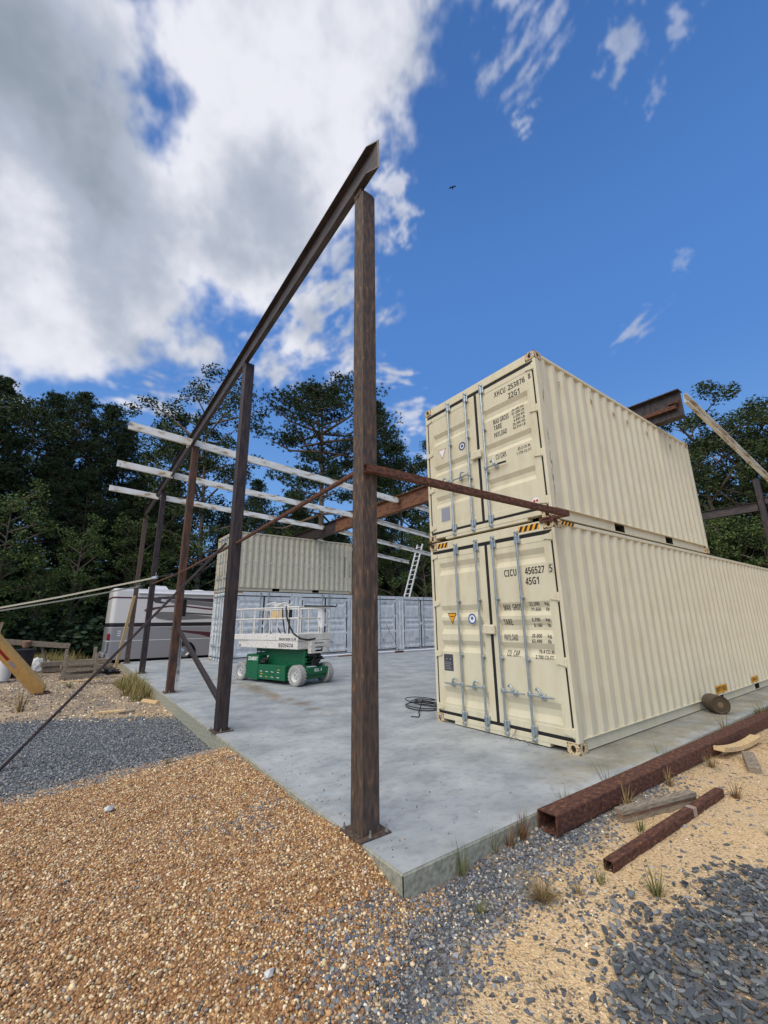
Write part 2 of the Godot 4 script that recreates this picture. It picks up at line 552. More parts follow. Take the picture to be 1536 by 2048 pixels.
func slate_edge(x: float, z: float) -> float:     # dark chips along the slab's short side
	var wide := 0.20 + 0.14 * clampf(z - 0.9, 0.0, 1.6)
	if z > 2.4: wide += (z - 2.4) * 0.16
	return minf(minf(0.56 + wide - x, z - (-0.5)), minf(3.75 - z, x - (0.42 if z > 3.0 else 0.5)))


var slate_patch := PackedVector2Array([Vector2(1.72, 1.95), Vector2(1.86, 1.5), Vector2(2.1, 1.1), Vector2(3.6, 0.9), Vector2(4.2, 3.0), Vector2(2.6, 3.3), Vector2(1.92, 2.9), Vector2(1.72, 2.45)])


func slate_bed(x: float, z: float) -> float:
	var p := Vector2(x, z)
	var d := 1e9
	for i in slate_patch.size():
		d = minf(d, Geometry2D.get_closest_point_to_segment(p, slate_patch[i], slate_patch[(i + 1) % slate_patch.size()]).distance_to(p))
	return d if Geometry2D.is_point_in_polygon(p, slate_patch) else -d


func height(x: float, z: float) -> float:
	var h := lerpf(-0.235, -0.19, smoothstep(-1.0, 0.3, x))
	if x > 0.3:
		h = lerpf(-0.19, lerpf(-0.185, -0.125, smoothstep(3.1, 1.7, z)), smoothstep(0.3, 0.5, x)) - 0.03 * smoothstep(1.2, 2.8, x)
	var b := brown_zone(x, z)
	if b > -0.5:
		var e := z - edge_z(x)
		h += 0.155 * exp(-maxf(e, 0.0) / 0.9) * smoothstep(-0.35, 0.9, b)
		h += 0.035 * smoothstep(-0.1, 0.5, b)
		# shallow ridges left by tyres and the rake
		h += 0.010 * sin((x * 0.55 + z) * 9.0 + wobble.get_noise_2d(x * 2.0, z * 2.0) * 5.0) * smoothstep(0.0, 0.8, b)
	h += wobble.get_noise_2d(x * 1.0, z * 1.0) * (0.022 if x > -9.0 else 0.05)
	h += fine.get_noise_2d(x, z) * 0.010
	return h


func mix(a: Color, b: Color, k: float) -> Color:
	return a.lerp(b, clampf(k, 0.0, 1.0))


func soil_colour(x: float, z: float) -> Color:
	var w := wobble.get_noise_2d(x * 2.0 + 40.0, z * 2.0) * 0.28 + fine.get_noise_2d(x * 0.6, z * 0.6) * 0.10
	var sand := s8(226, 190, 138).srgb_to_linear()
	var pale := s8(222, 196, 156).srgb_to_linear()
	var dirt := s8(150, 134, 116).srgb_to_linear()
	var slate := s8(92, 95, 99).srgb_to_linear()
	var brown := s8(160, 118, 76).srgb_to_linear()
	var leaf := s8(62, 60, 40).srgb_to_linear()
	var c := mix(sand, pale, 0.5 + w * 1.6)
	if x < -5.0:
		c = mix(c, mix(dirt, pale, 0.25 + w * 2.0), smoothstep(-5.0, -9.0, x))
	c = mix(c, mix(dirt, slate, 0.4), smoothstep(0.0, 0.3, w - 0.08) * 0.6)
	c = mix(c, slate, smoothstep(-0.12, 0.10, slate_left(x, z) + w * 0.8))
	c = mix(c, slate, smoothstep(-0.16, 0.16, slate_edge(x, z) + w * 0.7))
	if x > 1.0 and z > 0.2 and z < 4.0:
		c = mix(c, mix(slate, sand, 0.25), smoothstep(-0.25, 0.25, slate_bed(x, z) + w * 0.9))
	c = mix(c, brown, smoothstep(-0.06, 0.08, brown_zone(x, z) + w * 0.35))
	var far := maxf(-x - 22.0, -z - 16.0)
	c = mix(c, leaf, smoothstep(-1.5, 1.5, far + w * 5.0))
	return c


func steps(lo: float, hi: float, cell: float, reach: float) -> PackedFloat32Array:
	var a := PackedFloat32Array()
	var p := lo
	var st := cell
	var before := []
	while p > -reach:
		st *= 1.22
		p -= st
		before.push_front(p)
	for b in before: a.append(b)
	p = lo
	while p < hi:
		a.append(p)
		p += cell
	st = cell
	while p < reach:
		a.append(p)
		st *= 1.22
		p += st
	a.append(reach)
	return a


func make_ground() -> void:
	var xs := steps(-9.5, 3.6, 0.075, 420.0)
	var zs := steps(-4.5, 6.6, 0.075, 420.0)
	var nx := xs.size()
	var nz := zs.size()
	var v := PackedVector3Array()
	var c := PackedColorArray()
	for j in nz:
		for i in nx:
			v.append(Vector3(xs[i], height(xs[i], zs[j]), zs[j]))
			c.append(soil_colour(xs[i], zs[j]))
	var n := PackedVector3Array()
	n.resize(v.size())
	for j in nz:
		for i in nx:
			var l := v[j * nx + maxi(i - 1, 0)]
			var r := v[j * nx + mini(i + 1, nx - 1)]
			var u := v[maxi(j - 1, 0) * nx + i]
			var d := v[mini(j + 1, nz - 1) * nx + i]
			n[j * nx + i] = (d - u).cross(r - l).normalized()
	var ix := PackedInt32Array()
	for j in nz - 1:
		for i in nx - 1:
			var a := j * nx + i
			ix.append_array(PackedInt32Array([a, a + 1, a + nx, a + 1, a + nx + 1, a + nx]))
	var ar := []
	ar.resize(Mesh.ARRAY_MAX)
	ar[Mesh.ARRAY_VERTEX] = v
	ar[Mesh.ARRAY_NORMAL] = n
	ar[Mesh.ARRAY_COLOR] = c
	ar[Mesh.ARRAY_INDEX] = ix
	var am := ArrayMesh.new()
	am.add_surface_from_arrays(Mesh.PRIMITIVE_TRIANGLES, ar)
	am.surface_set_material(0, M.soil)
	tag(put_mesh("ground", am), "sandy yard with patches of brown pea gravel and dark slate chips", "ground", "", "structure")


func stone_mesh(sd: int, squash: float, rough: float, m: Material) -> ArrayMesh:
	# a 20-face ball split once, pushed about
	var t := (1.0 + sqrt(5.0)) / 2.0
	var p := [Vector3(-1, t, 0), Vector3(1, t, 0), Vector3(-1, -t, 0), Vector3(1, -t, 0), Vector3(0, -1, t), Vector3(0, 1, t), Vector3(0, -1, -t), Vector3(0, 1, -t), Vector3(t, 0, -1), Vector3(t, 0, 1), Vector3(-t, 0, -1), Vector3(-t, 0, 1)]
	var f := [[0, 11, 5], [0, 5, 1], [0, 1, 7], [0, 7, 10], [0, 10, 11], [1, 5, 9], [5, 11, 4], [11, 10, 2], [10, 7, 6], [7, 1, 8], [3, 9, 4], [3, 4, 2], [3, 2, 6], [3, 6, 8], [3, 8, 9], [4, 9, 5], [2, 4, 11], [6, 2, 10], [8, 6, 7], [9, 8, 1]]
	var nz := noise(sd, 0.9, 2)
	var g := Geo.new()
	var place := func(q: Vector3) -> Vector3:
		q = q.normalized()
		q *= 1.0 + nz.get_noise_3dv(q * 1.4 + Vector3(sd, 0, 0)) * rough
		return Vector3(q.x, q.y * squash, q.z)
	for k in f:
		var a: Vector3 = p[k[0]]
		var b: Vector3 = p[k[1]]
		var d: Vector3 = p[k[2]]
		if rough > 0.5:
			g.tri(place.call(a), place.call(b), place.call(d))
		else:
			var ab := (a + b) / 2
			var bd := (b + d) / 2
			var da := (d + a) / 2
			for q in [[a, ab, da], [ab, b, bd], [da, bd, d], [ab, bd, da]]:
				var v0: Vector3 = place.call(q[0])
				var v1: Vector3 = place.call(q[1])
				var v2: Vector3 = place.call(q[2])
				g.smooth(v0, v1, v2, v0.normalized(), v1.normalized(), v2.normalized())
	return g.mesh(m)


func scatter(called: String, label: String, mesh: Mesh, spots: Array) -> void:
	# spots: [position, size, flatness, colour]
	var mm := MultiMesh.new()
	mm.transform_format = MultiMesh.TRANSFORM_3D
	mm.use_colors = true
	mm.mesh = mesh
	mm.instance_count = spots.size()
	var buf := PackedFloat32Array()
	buf.resize(spots.size() * 16)
	for i in spots.size():
		var s: Array = spots[i]
		var tilt: float = s[2]
		var b := Basis(Vector3.UP, rng.randf() * TAU) * Basis(Vector3.RIGHT, rng.randfn() * tilt) * Basis(Vector3.UP, rng.randf() * TAU)
		var z: float = s[1]
		b = b.scaled_local(Vector3(z * rng.randf_range(0.85, 1.2), z * rng.randf_range(0.75, 1.1), z * rng.randf_range(0.75, 1.05)))
		var p: Vector3 = s[0]
		var c: Color = s[3]
		var o := i * 16
		buf[o] = b.x.x; buf[o + 1] = b.y.x; buf[o + 2] = b.z.x; buf[o + 3] = p.x
		buf[o + 4] = b.x.y; buf[o + 5] = b.y.y; buf[o + 6] = b.z.y; buf[o + 7] = p.y
		buf[o + 8] = b.x.z; buf[o + 9] = b.y.z; buf[o + 10] = b.z.z; buf[o + 11] = p.z
		buf[o + 12] = c.r; buf[o + 13] = c.g; buf[o + 14] = c.b; buf[o + 15] = 1.0
	mm.buffer = buf
	var o := MultiMeshInstance3D.new()
	o.name = numbered(self, called)
	o.multimesh = mm
	add_child(o, true)
	tag(o, label, "gravel", "", "stuff")


func pick(cols: Array) -> Color:
	var c: Color = cols[rng.randi() % cols.size()]
	var k := rng.randf_range(0.72, 1.2)
	return Color(c.r * k, c.g * k * rng.randf_range(0.96, 1.03), c.b * k * rng.randf_range(0.9, 1.05))


func in_slab(x: float, z: float) -> bool:
	return x < 0.57 and z < edge_z(x) + 0.005


func make_gravel() -> void:
	var tan := []
	for c in [s8(188, 150, 102), s8(176, 134, 88), s8(156, 114, 74), s8(202, 168, 120), s8(216, 196, 156), s8(140, 102, 68), s8(182, 144, 102), s8(168, 126, 84), s8(122, 94, 70), s8(154, 136, 114), s8(226, 208, 176), s8(146, 110, 80)]: tan.append(c.srgb_to_linear())
	var grey_cols := []
	for c in [s8(98, 103, 110), s8(114, 119, 126), s8(82, 87, 94), s8(132, 135, 138), s8(104, 106, 106), s8(150, 150, 146), s8(90, 93, 99)]: grey_cols.append(c.srgb_to_linear())
	var mixed := []
	for c in [s8(210, 186, 150), s8(226, 214, 190), s8(160, 140, 116), s8(118, 112, 106), s8(96, 98, 104), s8(190, 160, 118)]: mixed.append(c.srgb_to_linear())
	# brown pea gravel
	var spots := []
	while spots.size() < 104000:
		var x := rng.randf_range(-4.6, 1.3)
		var z := rng.randf_range(2.9, 6.3)
		var b := brown_zone(x, z) + wobble.get_noise_2d(x * 2.0 + 40.0, z * 2.0) * 0.1
		if in_slab(x, z) or b < -0.3 + 0.3 * sqrt(rng.randf()): continue
		if z > 5.3 and x > 0.4: continue
		var r := rng.randf_range(0.0042, 0.0098)
		if rng.randf() < 0.03: r *= 1.6
		var strange := rng.randf() < (0.02 + 0.25 * smoothstep(0.25, 0.5, wobble.get_noise_2d(x * 1.4 - 20.0, z * 1.4)))
		spots.append([Vector3(x, height(x, z) + r * rng.randf_range(-0.1, 0.75), z), r, 0.5, pick(grey_cols if strange else tan)])
	scatter("brown_gravel", "spread of brown pea gravel banked against the long edge of the slab", stone_mesh(1, 0.72, 0.35, M.pebble), spots)
	# dark chips beyond it and along the short edge
	spots = []
	while spots.size() < 42000:
		var x := rng.randf_range(-9.6, -3.2)
		var z := rng.randf_range(2.7, 7.0)
		var b := slate_left(x, z) + wobble.get_noise_2d(x * 2.0 + 40.0, z * 2.0) * 0.25
		if in_slab(x, z) or b < -0.5 + 0.5 * sqrt(rng.randf()): continue
		var r := rng.randf_range(0.007, 0.016)
		spots.append([Vector3(x, height(x, z) + r * rng.randf_range(0.0, 0.6), z), r, 0.6, pick(grey_cols)])
	for k in 5200:
		var x := rng.randf_range(-6.5, -3.2)
		var z := rng.randf_range(3.9, 6.6)
		var b := brown_zone(x, z) + wobble.get_noise_2d(x * 2.0 + 40.0, z * 2.0) * 0.3
		if absf(b + 0.05) > 0.5 * rng.randf() * (z - 3.6): continue
		var r := rng.randf_range(0.005, 0.011)
		spots.append([Vector3(x, height(x, z) + r * 0.5, z), r, 0.6, pick(mixed)])
	scatter("slate_gravel", "field of small dark slate gravel between brown gravel and sandy yard", stone_mesh(2, 0.6, 0.7, M.shard), spots)
	spots = []
	while spots.size() < 9000:
		var x := rng.randf_range(0.45, 1.5)
		var z := rng.randf_range(-0.6, 4.3)
		var b := slate_edge(x, z) + wobble.get_noise_2d(x * 2.0 + 40.0, z * 2.0) * 0.2
		if in_slab(x, z) or b < -0.42 + 0.42 * pow(rng.randf(), 0.35): continue
		var r := rng.randf_range(0.006, 0.014) * (1.5 if rng.randf() < 0.06 else 1.0)
		spots.append([Vector3(x, height(x, z) + r * rng.randf_range(0.0, 0.6), z), r, 0.6, pick(grey_cols if rng.randf() < 0.86 else mixed)])
	scatter("slate_gravel", "strip of dark slate chips along the short side of the slab", stone_mesh(3, 0.55, 0.7, M.shard), spots)
	# broad slate shards
	var slate_cols := []
	for c in [s8(78, 83, 88), s8(90, 95, 99), s8(66, 71, 76), s8(104, 108, 110), s8(84, 87, 88), s8(124, 126, 124), s8(72, 76, 80)]: slate_cols.append(c.srgb_to_linear())
	var shard := Geo.new()
	var ring := PackedVector2Array()
	for a in [0.1, 0.9, 1.9, 2.7, 3.8, 4.5, 5.5]: ring.append(Vector2(cos(a) * (1.0 + 0.3 * sin(a * 7.0)), sin(a) * (0.8 + 0.2 * cos(a * 5.0))))
	for i in ring.size():
		var p := ring[i]
		var q := ring[(i + 1) % ring.size()]
		shard.quad(Vector3(q.x, -0.22, q.y), Vector3(p.x, -0.22, p.y), Vector3(p.x, 0.12, p.y), Vector3(q.x, 0.12, q.y))
		shard.quad(Vector3(q.x, 0.12, q.y), Vector3(p.x, 0.12, p.y), Vector3(p.x * 0.72, 0.24, p.y * 0.72), Vector3(q.x * 0.72, 0.24, q.y * 0.72))
		shard.tri(Vector3(0, 0.27, 0), Vector3(q.x * 0.72, 0.24, q.y * 0.72), Vector3(p.x * 0.72, 0.24, p.y * 0.72))
	spots = []
	while spots.size() < 11500:
		var x := rng.randf_range(0.9, 4.0)
		var z := rng.randf_range(-0.2, 4.2)
		var b := slate_bed(x, z) + wobble.get_noise_2d(x * 2.0 + 40.0, z * 2.0) * 0.3
		if b < -0.55 + 0.55 * pow(rng.randf(), 0.22): continue
		var r := rng.randf_range(0.007, 0.023) * (1.35 if rng.randf() < 0.10 else 1.0)
		spots.append([Vector3(x, height(x, z) + r * rng.randf_range(0.0, 0.5) + rng.randf() * 0.014, z), r, 0.42, pick(slate_cols)])
	for k in 420:
		var x := rng.randf_range(0.7, 2.2)
		var z := rng.randf_range(-1.5, 4.2)
		if in_slab(x, z): continue
		var r := rng.randf_range(0.008, 0.024)
		spots.append([Vector3(x, height(x, z) + r * 0.1, z), r, 0.2, pick(grey_cols)])
	for k in 1700:
		var x := rng.randf_range(0.85, 1.9)
		var z := rng.randf_range(1.9, 4.1)
		if wobble.get_noise_2d(x * 3.0, z * 3.0 + 60.0) < rng.randf_range(-0.4, 0.5): continue
		var r := rng.randf_range(0.005, 0.016)
		spots.append([Vector3(x, height(x, z) + r * 0.15, z), r, 0.35, pick(slate_cols if k % 4 else mixed)])
	for k in 2600:
		var x := rng.randf_range(1.3, 3.4)
		var z := rng.randf_range(0.8, 3.8)
		var r := rng.randf_range(0.003, 0.008)
		spots.append([Vector3(x, height(x, z) + 0.006, z), r, 0.5, pick(mixed)])
	scatter("slate_gravel", "bed of broad grey slate pieces lying over the sand", shard.mesh(M.shard), spots)
	# grit on the sand
	spots = []
	while spots.size() < 24000:
		var x := rng.randf_range(0.5, 3.2)
		var z := rng.randf_range(-4.5, 4.6)
		if in_slab(x, z): continue
		if wobble.get_noise_2d(x * 2.0, z * 2.0 + 9.0) < rng.randf_range(-0.5, 0.45): continue
		var r := rng.randf_range(0.002, 0.0065) * (1.6 if rng.randf() < 0.08 else 1.0)
		spots.append([Vector3(x, height(x, z) + r * 0.3, z), r, 0.7, pick(mixed)])
	for k in 9000:
		var x := rng.randf_range(-20.0, -6.2)
		var z := rng.randf_range(2.6, 9.0)
		if in_slab(x, z) or slate_left(x, z) > 0.2: continue
		var r := rng.randf_range(0.008, 0.028)
		spots.append([Vector3(x, height(x, z) + r * 0.3, z), r, 0.7, pick(mixed)])
	for k in 150:
		var x := 0.4 - absf(rng.randfn()) * 2.2
		var z := edge_z(x) - 0.04 - absf(rng.randfn()) * 0.7
		var r := rng.randf_range(0.003, 0.009)
		spots.append([Vector3(x, r * 0.4, z), r, 0.5, pick(grey_cols if k % 3 else tan)])
	scatter("sand_grit", "loose grit and crumbs of soil over the sandy ground", stone_mesh(4, 0.7, 0.6, M.pebble), spots)


func make_slab() -> void:
	var g := Geo.new()
	g.tinted = true
	var x0 := -19.2
	var x1 := 0.56
	var z0 := -13.6
	var dust := s8(238, 226, 200).srgb_to_linear()
	var rust := s8(214, 180, 128).srgb_to_linear()
	var pale := Color(1.12, 1.12, 1.1)
	var shade_of := func(x: float, z: float) -> Color:
		var c := Color(0.955, 0.975, 1.0)
		var w := wobble.get_noise_2d(x * 1.7, z * 1.7)
		var f := fine.get_noise_2d(x * 0.5, z * 0.5)
		# dusty tracked strip beside the stacked containers and round their near corner
		var d := smoothstep(-0.7, 0.15, x + w * 0.5) * smoothstep(1.1, 0.0, z + w * 0.8)
		c = c.lerp(dust, clampf(d * (1.1 + f), 0.0, 1.0))
		# brown spill that runs out from under the lift
		var sp := Vector2((x + 7.4) / 3.4, (z - 1.05 + 0.08 * sin(x * 1.3)) / 0.26)
		c = c.lerp(rust, clampf((1.0 - sp.length() + f * 1.2) * 0.9, 0.0, 0.75))
		# pale worn border
		var b := minf(0.56 - x, edge_z(x) - z)
		c = c.lerp(pale, smoothstep(0.16, 0.02, b + f * 0.16) * 0.7)
		return c
	var nx := 110
	var nz := 90
	for j in nz:
		for i in nx:
			var P := []
			for k in [[0, 0], [1, 0], [1, 1], [0, 1]]:
				var x := lerpf(x1, x0, pow(float(i + k[0]) / nx, 1.5))
				var z := lerpf(edge_z(x), z0, pow(float(j + k[1]) / nz, 1.4))
				P.append([Vector3(x, -0.001 * absf(fine.get_noise_2d(x * 2.0, z * 2.0)), z), shade_of.call(x, z)])
			for q in [[0, 1, 2], [0, 2, 3]]:
				for t in [0, 1, 2]:
					g.v.append(P[q[t]][0])
					g.n.append(UP)
					g.c.append(P[q[t]][1])
	var o := put("concrete_slab", g, M.concrete)
	tag(o, "grey trowelled concrete slab under the steel frame", "slab", "", "structure")
	# its poured edge, a slightly wavy form line with a worn arris
	var e := Geo.new()
	var n := 160
	var run := []
	for i in n + 1:
		var x := lerpf(x0, x1, float(i) / n)
		run.append(Vector3(x, 0, edge_z(x)))
	for i in range(1, n + 1):
		run.append(Vector3(x1, 0, lerpf(edge_z(x1), z0, float(i) / n)))
	for i in run.size() - 1:
		var a: Vector3 = run[i]
		var b: Vector3 = run[i + 1]
		var d := (b - a).normalized()
		var w := Vector3(d.z, 0, -d.x) * -1.0
		var wa := wobble.get_noise_2d(a.x * 3.0, a.z * 3.0) * 0.006
		var wb := wobble.get_noise_2d(b.x * 3.0, b.z * 3.0) * 0.006
		if i == n: wa = 0.0
		if i == n - 1: wb = 0.0
		e.quad(a + w * (0.006 + wa) + UP * -0.5, b + w * (0.006 + wb) + UP * -0.5, b + w * (0.006 + wb) + UP * -0.014, a + w * (0.006 + wa) + UP * -0.014)
		e.quad(a + w * (0.006 + wa) + UP * -0.014, b + w * (0.006 + wb) + UP * -0.014, b - w * 0.004, a - w * 0.004)
	put("slab_edge", e, M.concrete_edge, o)


# ---------------------------------------------------------------- shipping containers
# height inside a door panel: pressed-in bands [top, inner top, inner bottom, bottom]
func press(y: float, bands: Array, deep: float) -> float:
	for b in bands:
		if y < b[0] and y > b[3]:
			if y > b[1]: return -deep * (b[0] - y) / (b[0] - b[1])
			if y < b[2]: return -deep * (y - b[3]) / (b[2] - b[3])
			return -deep
	return 0.0


func lettering(parent: Node, words: String, x0: float, x1: float, y: float, tall: float, z: float, m: Material, bands := [], deep := 0.0, font := "Droid Sans", called := "lettering") -> void:
	var f := SystemFont.new()
	f.font_names = PackedStringArray([font])
	f.font_weight = 700
	var t := TextMesh.new()
	t.text = words
	t.font = f
	t.font_size = 64
	t.depth = 0.0
	t.pixel_size = 0.01
	t.curve_step = 3.0
	var ar := t.surface_get_arrays(0)
	var v: PackedVector3Array = ar[Mesh.ARRAY_VERTEX]
	var ix = ar[Mesh.ARRAY_INDEX]
	var order := PackedInt32Array()
	if ix != null and ix.size(): order = ix
	else:
		for i in v.size(): order.append(i)
	var lo := Vector2(1e9, 1e9)
	var hi := Vector2(-1e9, -1e9)
	for p in v:
		lo = lo.min(Vector2(p.x, p.y))
		hi = hi.max(Vector2(p.x, p.y))
	if hi.x - lo.x < 1e-6: return
	var g := Geo.new()
	var todo := []
	for i in range(0, order.size(), 3):
		var q := []
		for k in 3:
			var p := v[order[i + k]]
			q.append(Vector2(lerpf(x0, x1, (p.x - lo.x) / (hi.x - lo.x)), y + tall * (p.y - lo.y) / (hi.y - lo.y)))
		todo.append(q)
	while todo:
		var q: Array = todo.pop_back()
		var a: Vector2 = q[0]
		var b: Vector2 = q[1]
		var d: Vector2 = q[2]
		var yy := maxf(a.y, maxf(b.y, d.y)) - minf(a.y, minf(b.y, d.y))
		if bands.size() and yy > 0.012:
			var ab := (a + b) / 2
			var bd := (b + d) / 2
			var da := (d + a) / 2
			todo.append([a, ab, da])
			todo.append([ab, b, bd])
			todo.append([da, bd, d])
			todo.append([ab, bd, da])
			continue
		if (b - a).cross(d - a) < 0.0:
			var s := b
			b = d
			d = s
		g.tri(Vector3(a.x, a.y, z + press(a.y, bands, deep)), Vector3(b.x, b.y, z + press(b.y, bands, deep)), Vector3(d.x, d.y, z + press(d.y, bands, deep)))
	put(called, g, m, parent)


# one leaf, hinge side -1 or 1, origin at its lower corner, front at z = 0
func door_leaf(parent: Node, at: Transform3D, w: float, h: float, bands: Array, side: int, rods: Array, hinges: Array, handle_y: float, paint: Material, over := 0.07) -> Node3D:
	var deep := 0.034
	var door := Node3D.new()
	door.name = numbered(parent, "door")
	parent.add_child(door, true)
	door.transform = at
	var g := Geo.new()
	var bx := 0.10                     # flat margin each side of the pressed panel
	var zf := -0.006                   # panel face lies a little behind the frame
	g.span(Vector3(0, 0, -0.045), Vector3(bx - 0.02, h, 0), 0.004)
	g.span(Vector3(w - bx + 0.02, 0, -0.045), Vector3(w, h, 0), 0.004)
	g.span(Vector3(bx - 0.02, 0, -0.045), Vector3(w - bx + 0.02, 0.09, -0.001), 0.004)
	g.span(Vector3(bx - 0.02, h - 0.085, -0.045), Vector3(w - bx + 0.02, h, -0.001), 0.004)
	put("door_frame", g, paint, door)
	g = Geo.new()
	var xl := bx - 0.02
	var xr := w - bx + 0.02
	var il := bx + 0.015
	var ir := w - bx - 0.015
	var top := h - 0.085
	for b in bands:
		g.quad(Vector3(xl, b[0], zf), Vector3(xr, b[0], zf), Vector3(xr, top, zf), Vector3(xl, top, zf))
		var zd := zf - deep
		var s := 0.022
		g.quad(Vector3(xl, b[3], zf), Vector3(il, b[3], zf), Vector3(il, b[0], zf), Vector3(xl, b[0], zf))
		g.quad(Vector3(ir, b[3], zf), Vector3(xr, b[3], zf), Vector3(xr, b[0], zf), Vector3(ir, b[0], zf))
		g.quad(Vector3(il + s, b[1], zd), Vector3(ir - s, b[1], zd), Vector3(ir, b[0], zf), Vector3(il, b[0], zf))
		g.quad(Vector3(il + s, b[2], zd), Vector3(ir - s, b[2], zd), Vector3(ir - s, b[1], zd), Vector3(il + s, b[1], zd))
		g.quad(Vector3(il, b[3], zf), Vector3(ir, b[3], zf), Vector3(ir - s, b[2], zd), Vector3(il + s, b[2], zd))
		g.quad(Vector3(il, b[3], zf), Vector3(il + s, b[2], zd), Vector3(il + s, b[1], zd), Vector3(il, b[0], zf))
		g.quad(Vector3(ir - s, b[2], zd), Vector3(ir, b[3], zf), Vector3(ir, b[0], zf), Vector3(ir - s, b[1], zd))
		top = b[3]
	g.quad(Vector3(xl, 0.09, zf), Vector3(xr, 0.09, zf), Vector3(xr, top, zf), Vector3(xl, top, zf))
	put("door_panel", g, paint, door)
	# hinges: a tapered strap and its knuckle
	var hx := w if side > 0 else 0.0
	for y in hinges:
		g = Geo.new()
		var tp := PackedVector2Array([Vector2(side * 0.012, -0.045), Vector2(side * 0.012, 0.045), Vector2(-side * 0.10, 0.03), Vector2(-side * 0.10, -0.022)])
		g.prism(tp, 0.001, 0.017, Transform3D(Basis.IDENTITY, Vector3(hx, y, 0)))
		g.box(Vector3(hx + side * 0.024, y, 0.010), Vector3(0.036, 0.105, 0.034), 0.007)
		g.rod(Vector3(hx + side * 0.024, y - 0.062, 0.012), Vector3(hx + side * 0.024, y + 0.062, 0.012), 0.009, -1, 8)
		put("hinge", g, paint, door)
	# lock rods with their brackets, guides and cam keepers
	for r in rods:
		var x: float = r[0]
		var lo: float = r[1]
		var hi: float = r[2]
		g = Geo.new()
		g.rod(Vector3(x, lo, 0.034), Vector3(x, hi, 0.034), 0.0165, -1, 12)
		for y in [lo + 0.12, hi - 0.12]:
			g.box(Vector3(x, y, 0.036), Vector3(0.046, 0.13, 0.045), 0.008)
			g.box(Vector3(x + 0.036, y + 0.005, 0.020), Vector3(0.035, 0.115, 0.038), 0.006)
			g.rod(Vector3(x + 0.036, y - 0.03, 0.042), Vector3(x + 0.036, y - 0.03, 0.05), 0.009, -1, 6)
			g.rod(Vector3(x + 0.036, y + 0.035, 0.042), Vector3(x + 0.036, y + 0.035, 0.05), 0.009, -1, 6)
		for y in [lo + 0.012, hi - 0.012]:
			g.box(Vector3(x, y, 0.028), Vector3(0.055, 0.034, 0.05), 0.008)
			g.box(Vector3(x + 0.022, y, 0.016), Vector3(0.022, 0.055, 0.045), 0.006)
		for k in [0.36, 0.66]:
			var y2: float = lerpf(lo, hi, k)
			g.box(Vector3(x + 0.006, y2, 0.022), Vector3(0.062, 0.036, 0.052), 0.01)
			g.rod(Vector3(x + 0.038, y2, 0.02), Vector3(x + 0.038, y2, 0.048), 0.012, -1, 8)
		put("lock_rod", g, M.zinc, door)
		var dir: float = r[3]
		g = Geo.new()
		g.box(Vector3(x, handle_y, 0.046), Vector3(0.05, 0.065, 0.05), 0.01)
		var tip := x + dir * 0.36
		g.path(PackedVector3Array([Vector3(x, handle_y, 0.06), Vector3(x + dir * 0.12, handle_y - 0.002, 0.062), Vector3(tip, handle_y - 0.006, 0.05)]), PackedFloat32Array([0.013, 0.013, 0.011]), 8)
		g.box(Vector3(x + dir * 0.20, handle_y - 0.012, 0.03), Vector3(0.055, 0.075, 0.05), 0.012)
		g.path(PackedVector3Array([Vector3(x + dir * 0.18, handle_y + 0.015, 0.06), Vector3(x + dir * 0.165, handle_y + 0.06, 0.066), Vector3(x + dir * 0.13, handle_y + 0.085, 0.06), Vector3(x + dir * 0.105, handle_y + 0.07, 0.05)]), PackedFloat32Array([0.016, 0.014, 0.018, 0.016]), 8)
		put("door_handle", g, M.zinc, door)
	return door


func casting(m: Material) -> ArrayMesh:
	# corner at the origin, body toward -x, -y, -z; oval openings on its three outer faces
	var g := Geo.new()
	var X := 0.162
	var Y := 0.118
	var Z := 0.178
	var face := func(o: Vector3, u: Vector3, w: Vector3, W: float, H: float, rx: float, ry: float) -> void:
		var nn := u.cross(w)
		var mid := o + u * W * 0.5 + w * H * 0.5
		var K := 16
		for k in K:
			var a0 := TAU * k / K
			var a1 := TAU * (k + 1) / K
			var rim := func(a: float) -> Vector3: return mid + u * cos(a) * rx + w * sin(a) * ry
			var edge := func(a: float) -> Vector3:
				var cc := cos(a)
				var ss := sin(a)
				var s := minf(W * 0.5 / maxf(absf(cc), 1e-6), H * 0.5 / maxf(absf(ss), 1e-6))
				return mid + u * cc * s + w * ss * s
			g.quad(rim.call(a0), edge.call(a0), edge.call(a1), rim.call(a1))
			g.quad(rim.call(a1) - nn * 0.012, rim.call(a0) - nn * 0.012, rim.call(a0), rim.call(a1))
	face.call(Vector3(-X, -Y, 0), Vector3.RIGHT, UP, X, Y, 0.032, 0.042)
	face.call(Vector3(0, -Y, 0), Vector3.FORWARD, UP, Z, Y, 0.032, 0.042)
	face.call(Vector3(-X, 0, 0), Vector3.RIGHT, Vector3.FORWARD, X, Z, 0.034, 0.060)
	g.quad(Vector3(-X, -Y, -Z), Vector3(0, -Y, -Z), Vector3(0, -Y, 0), Vector3(-X, -Y, 0))
	g.quad(Vector3(-X, -Y, -Z), Vector3(-X, 0, -Z), Vector3(0, 0, -Z), Vector3(0, -Y, -Z))
	g.quad(Vector3(-X, -Y, 0), Vector3(-X, 0, 0), Vector3(-X, 0, -Z), Vector3(-X, -Y, -Z))
	return g.mesh(m)


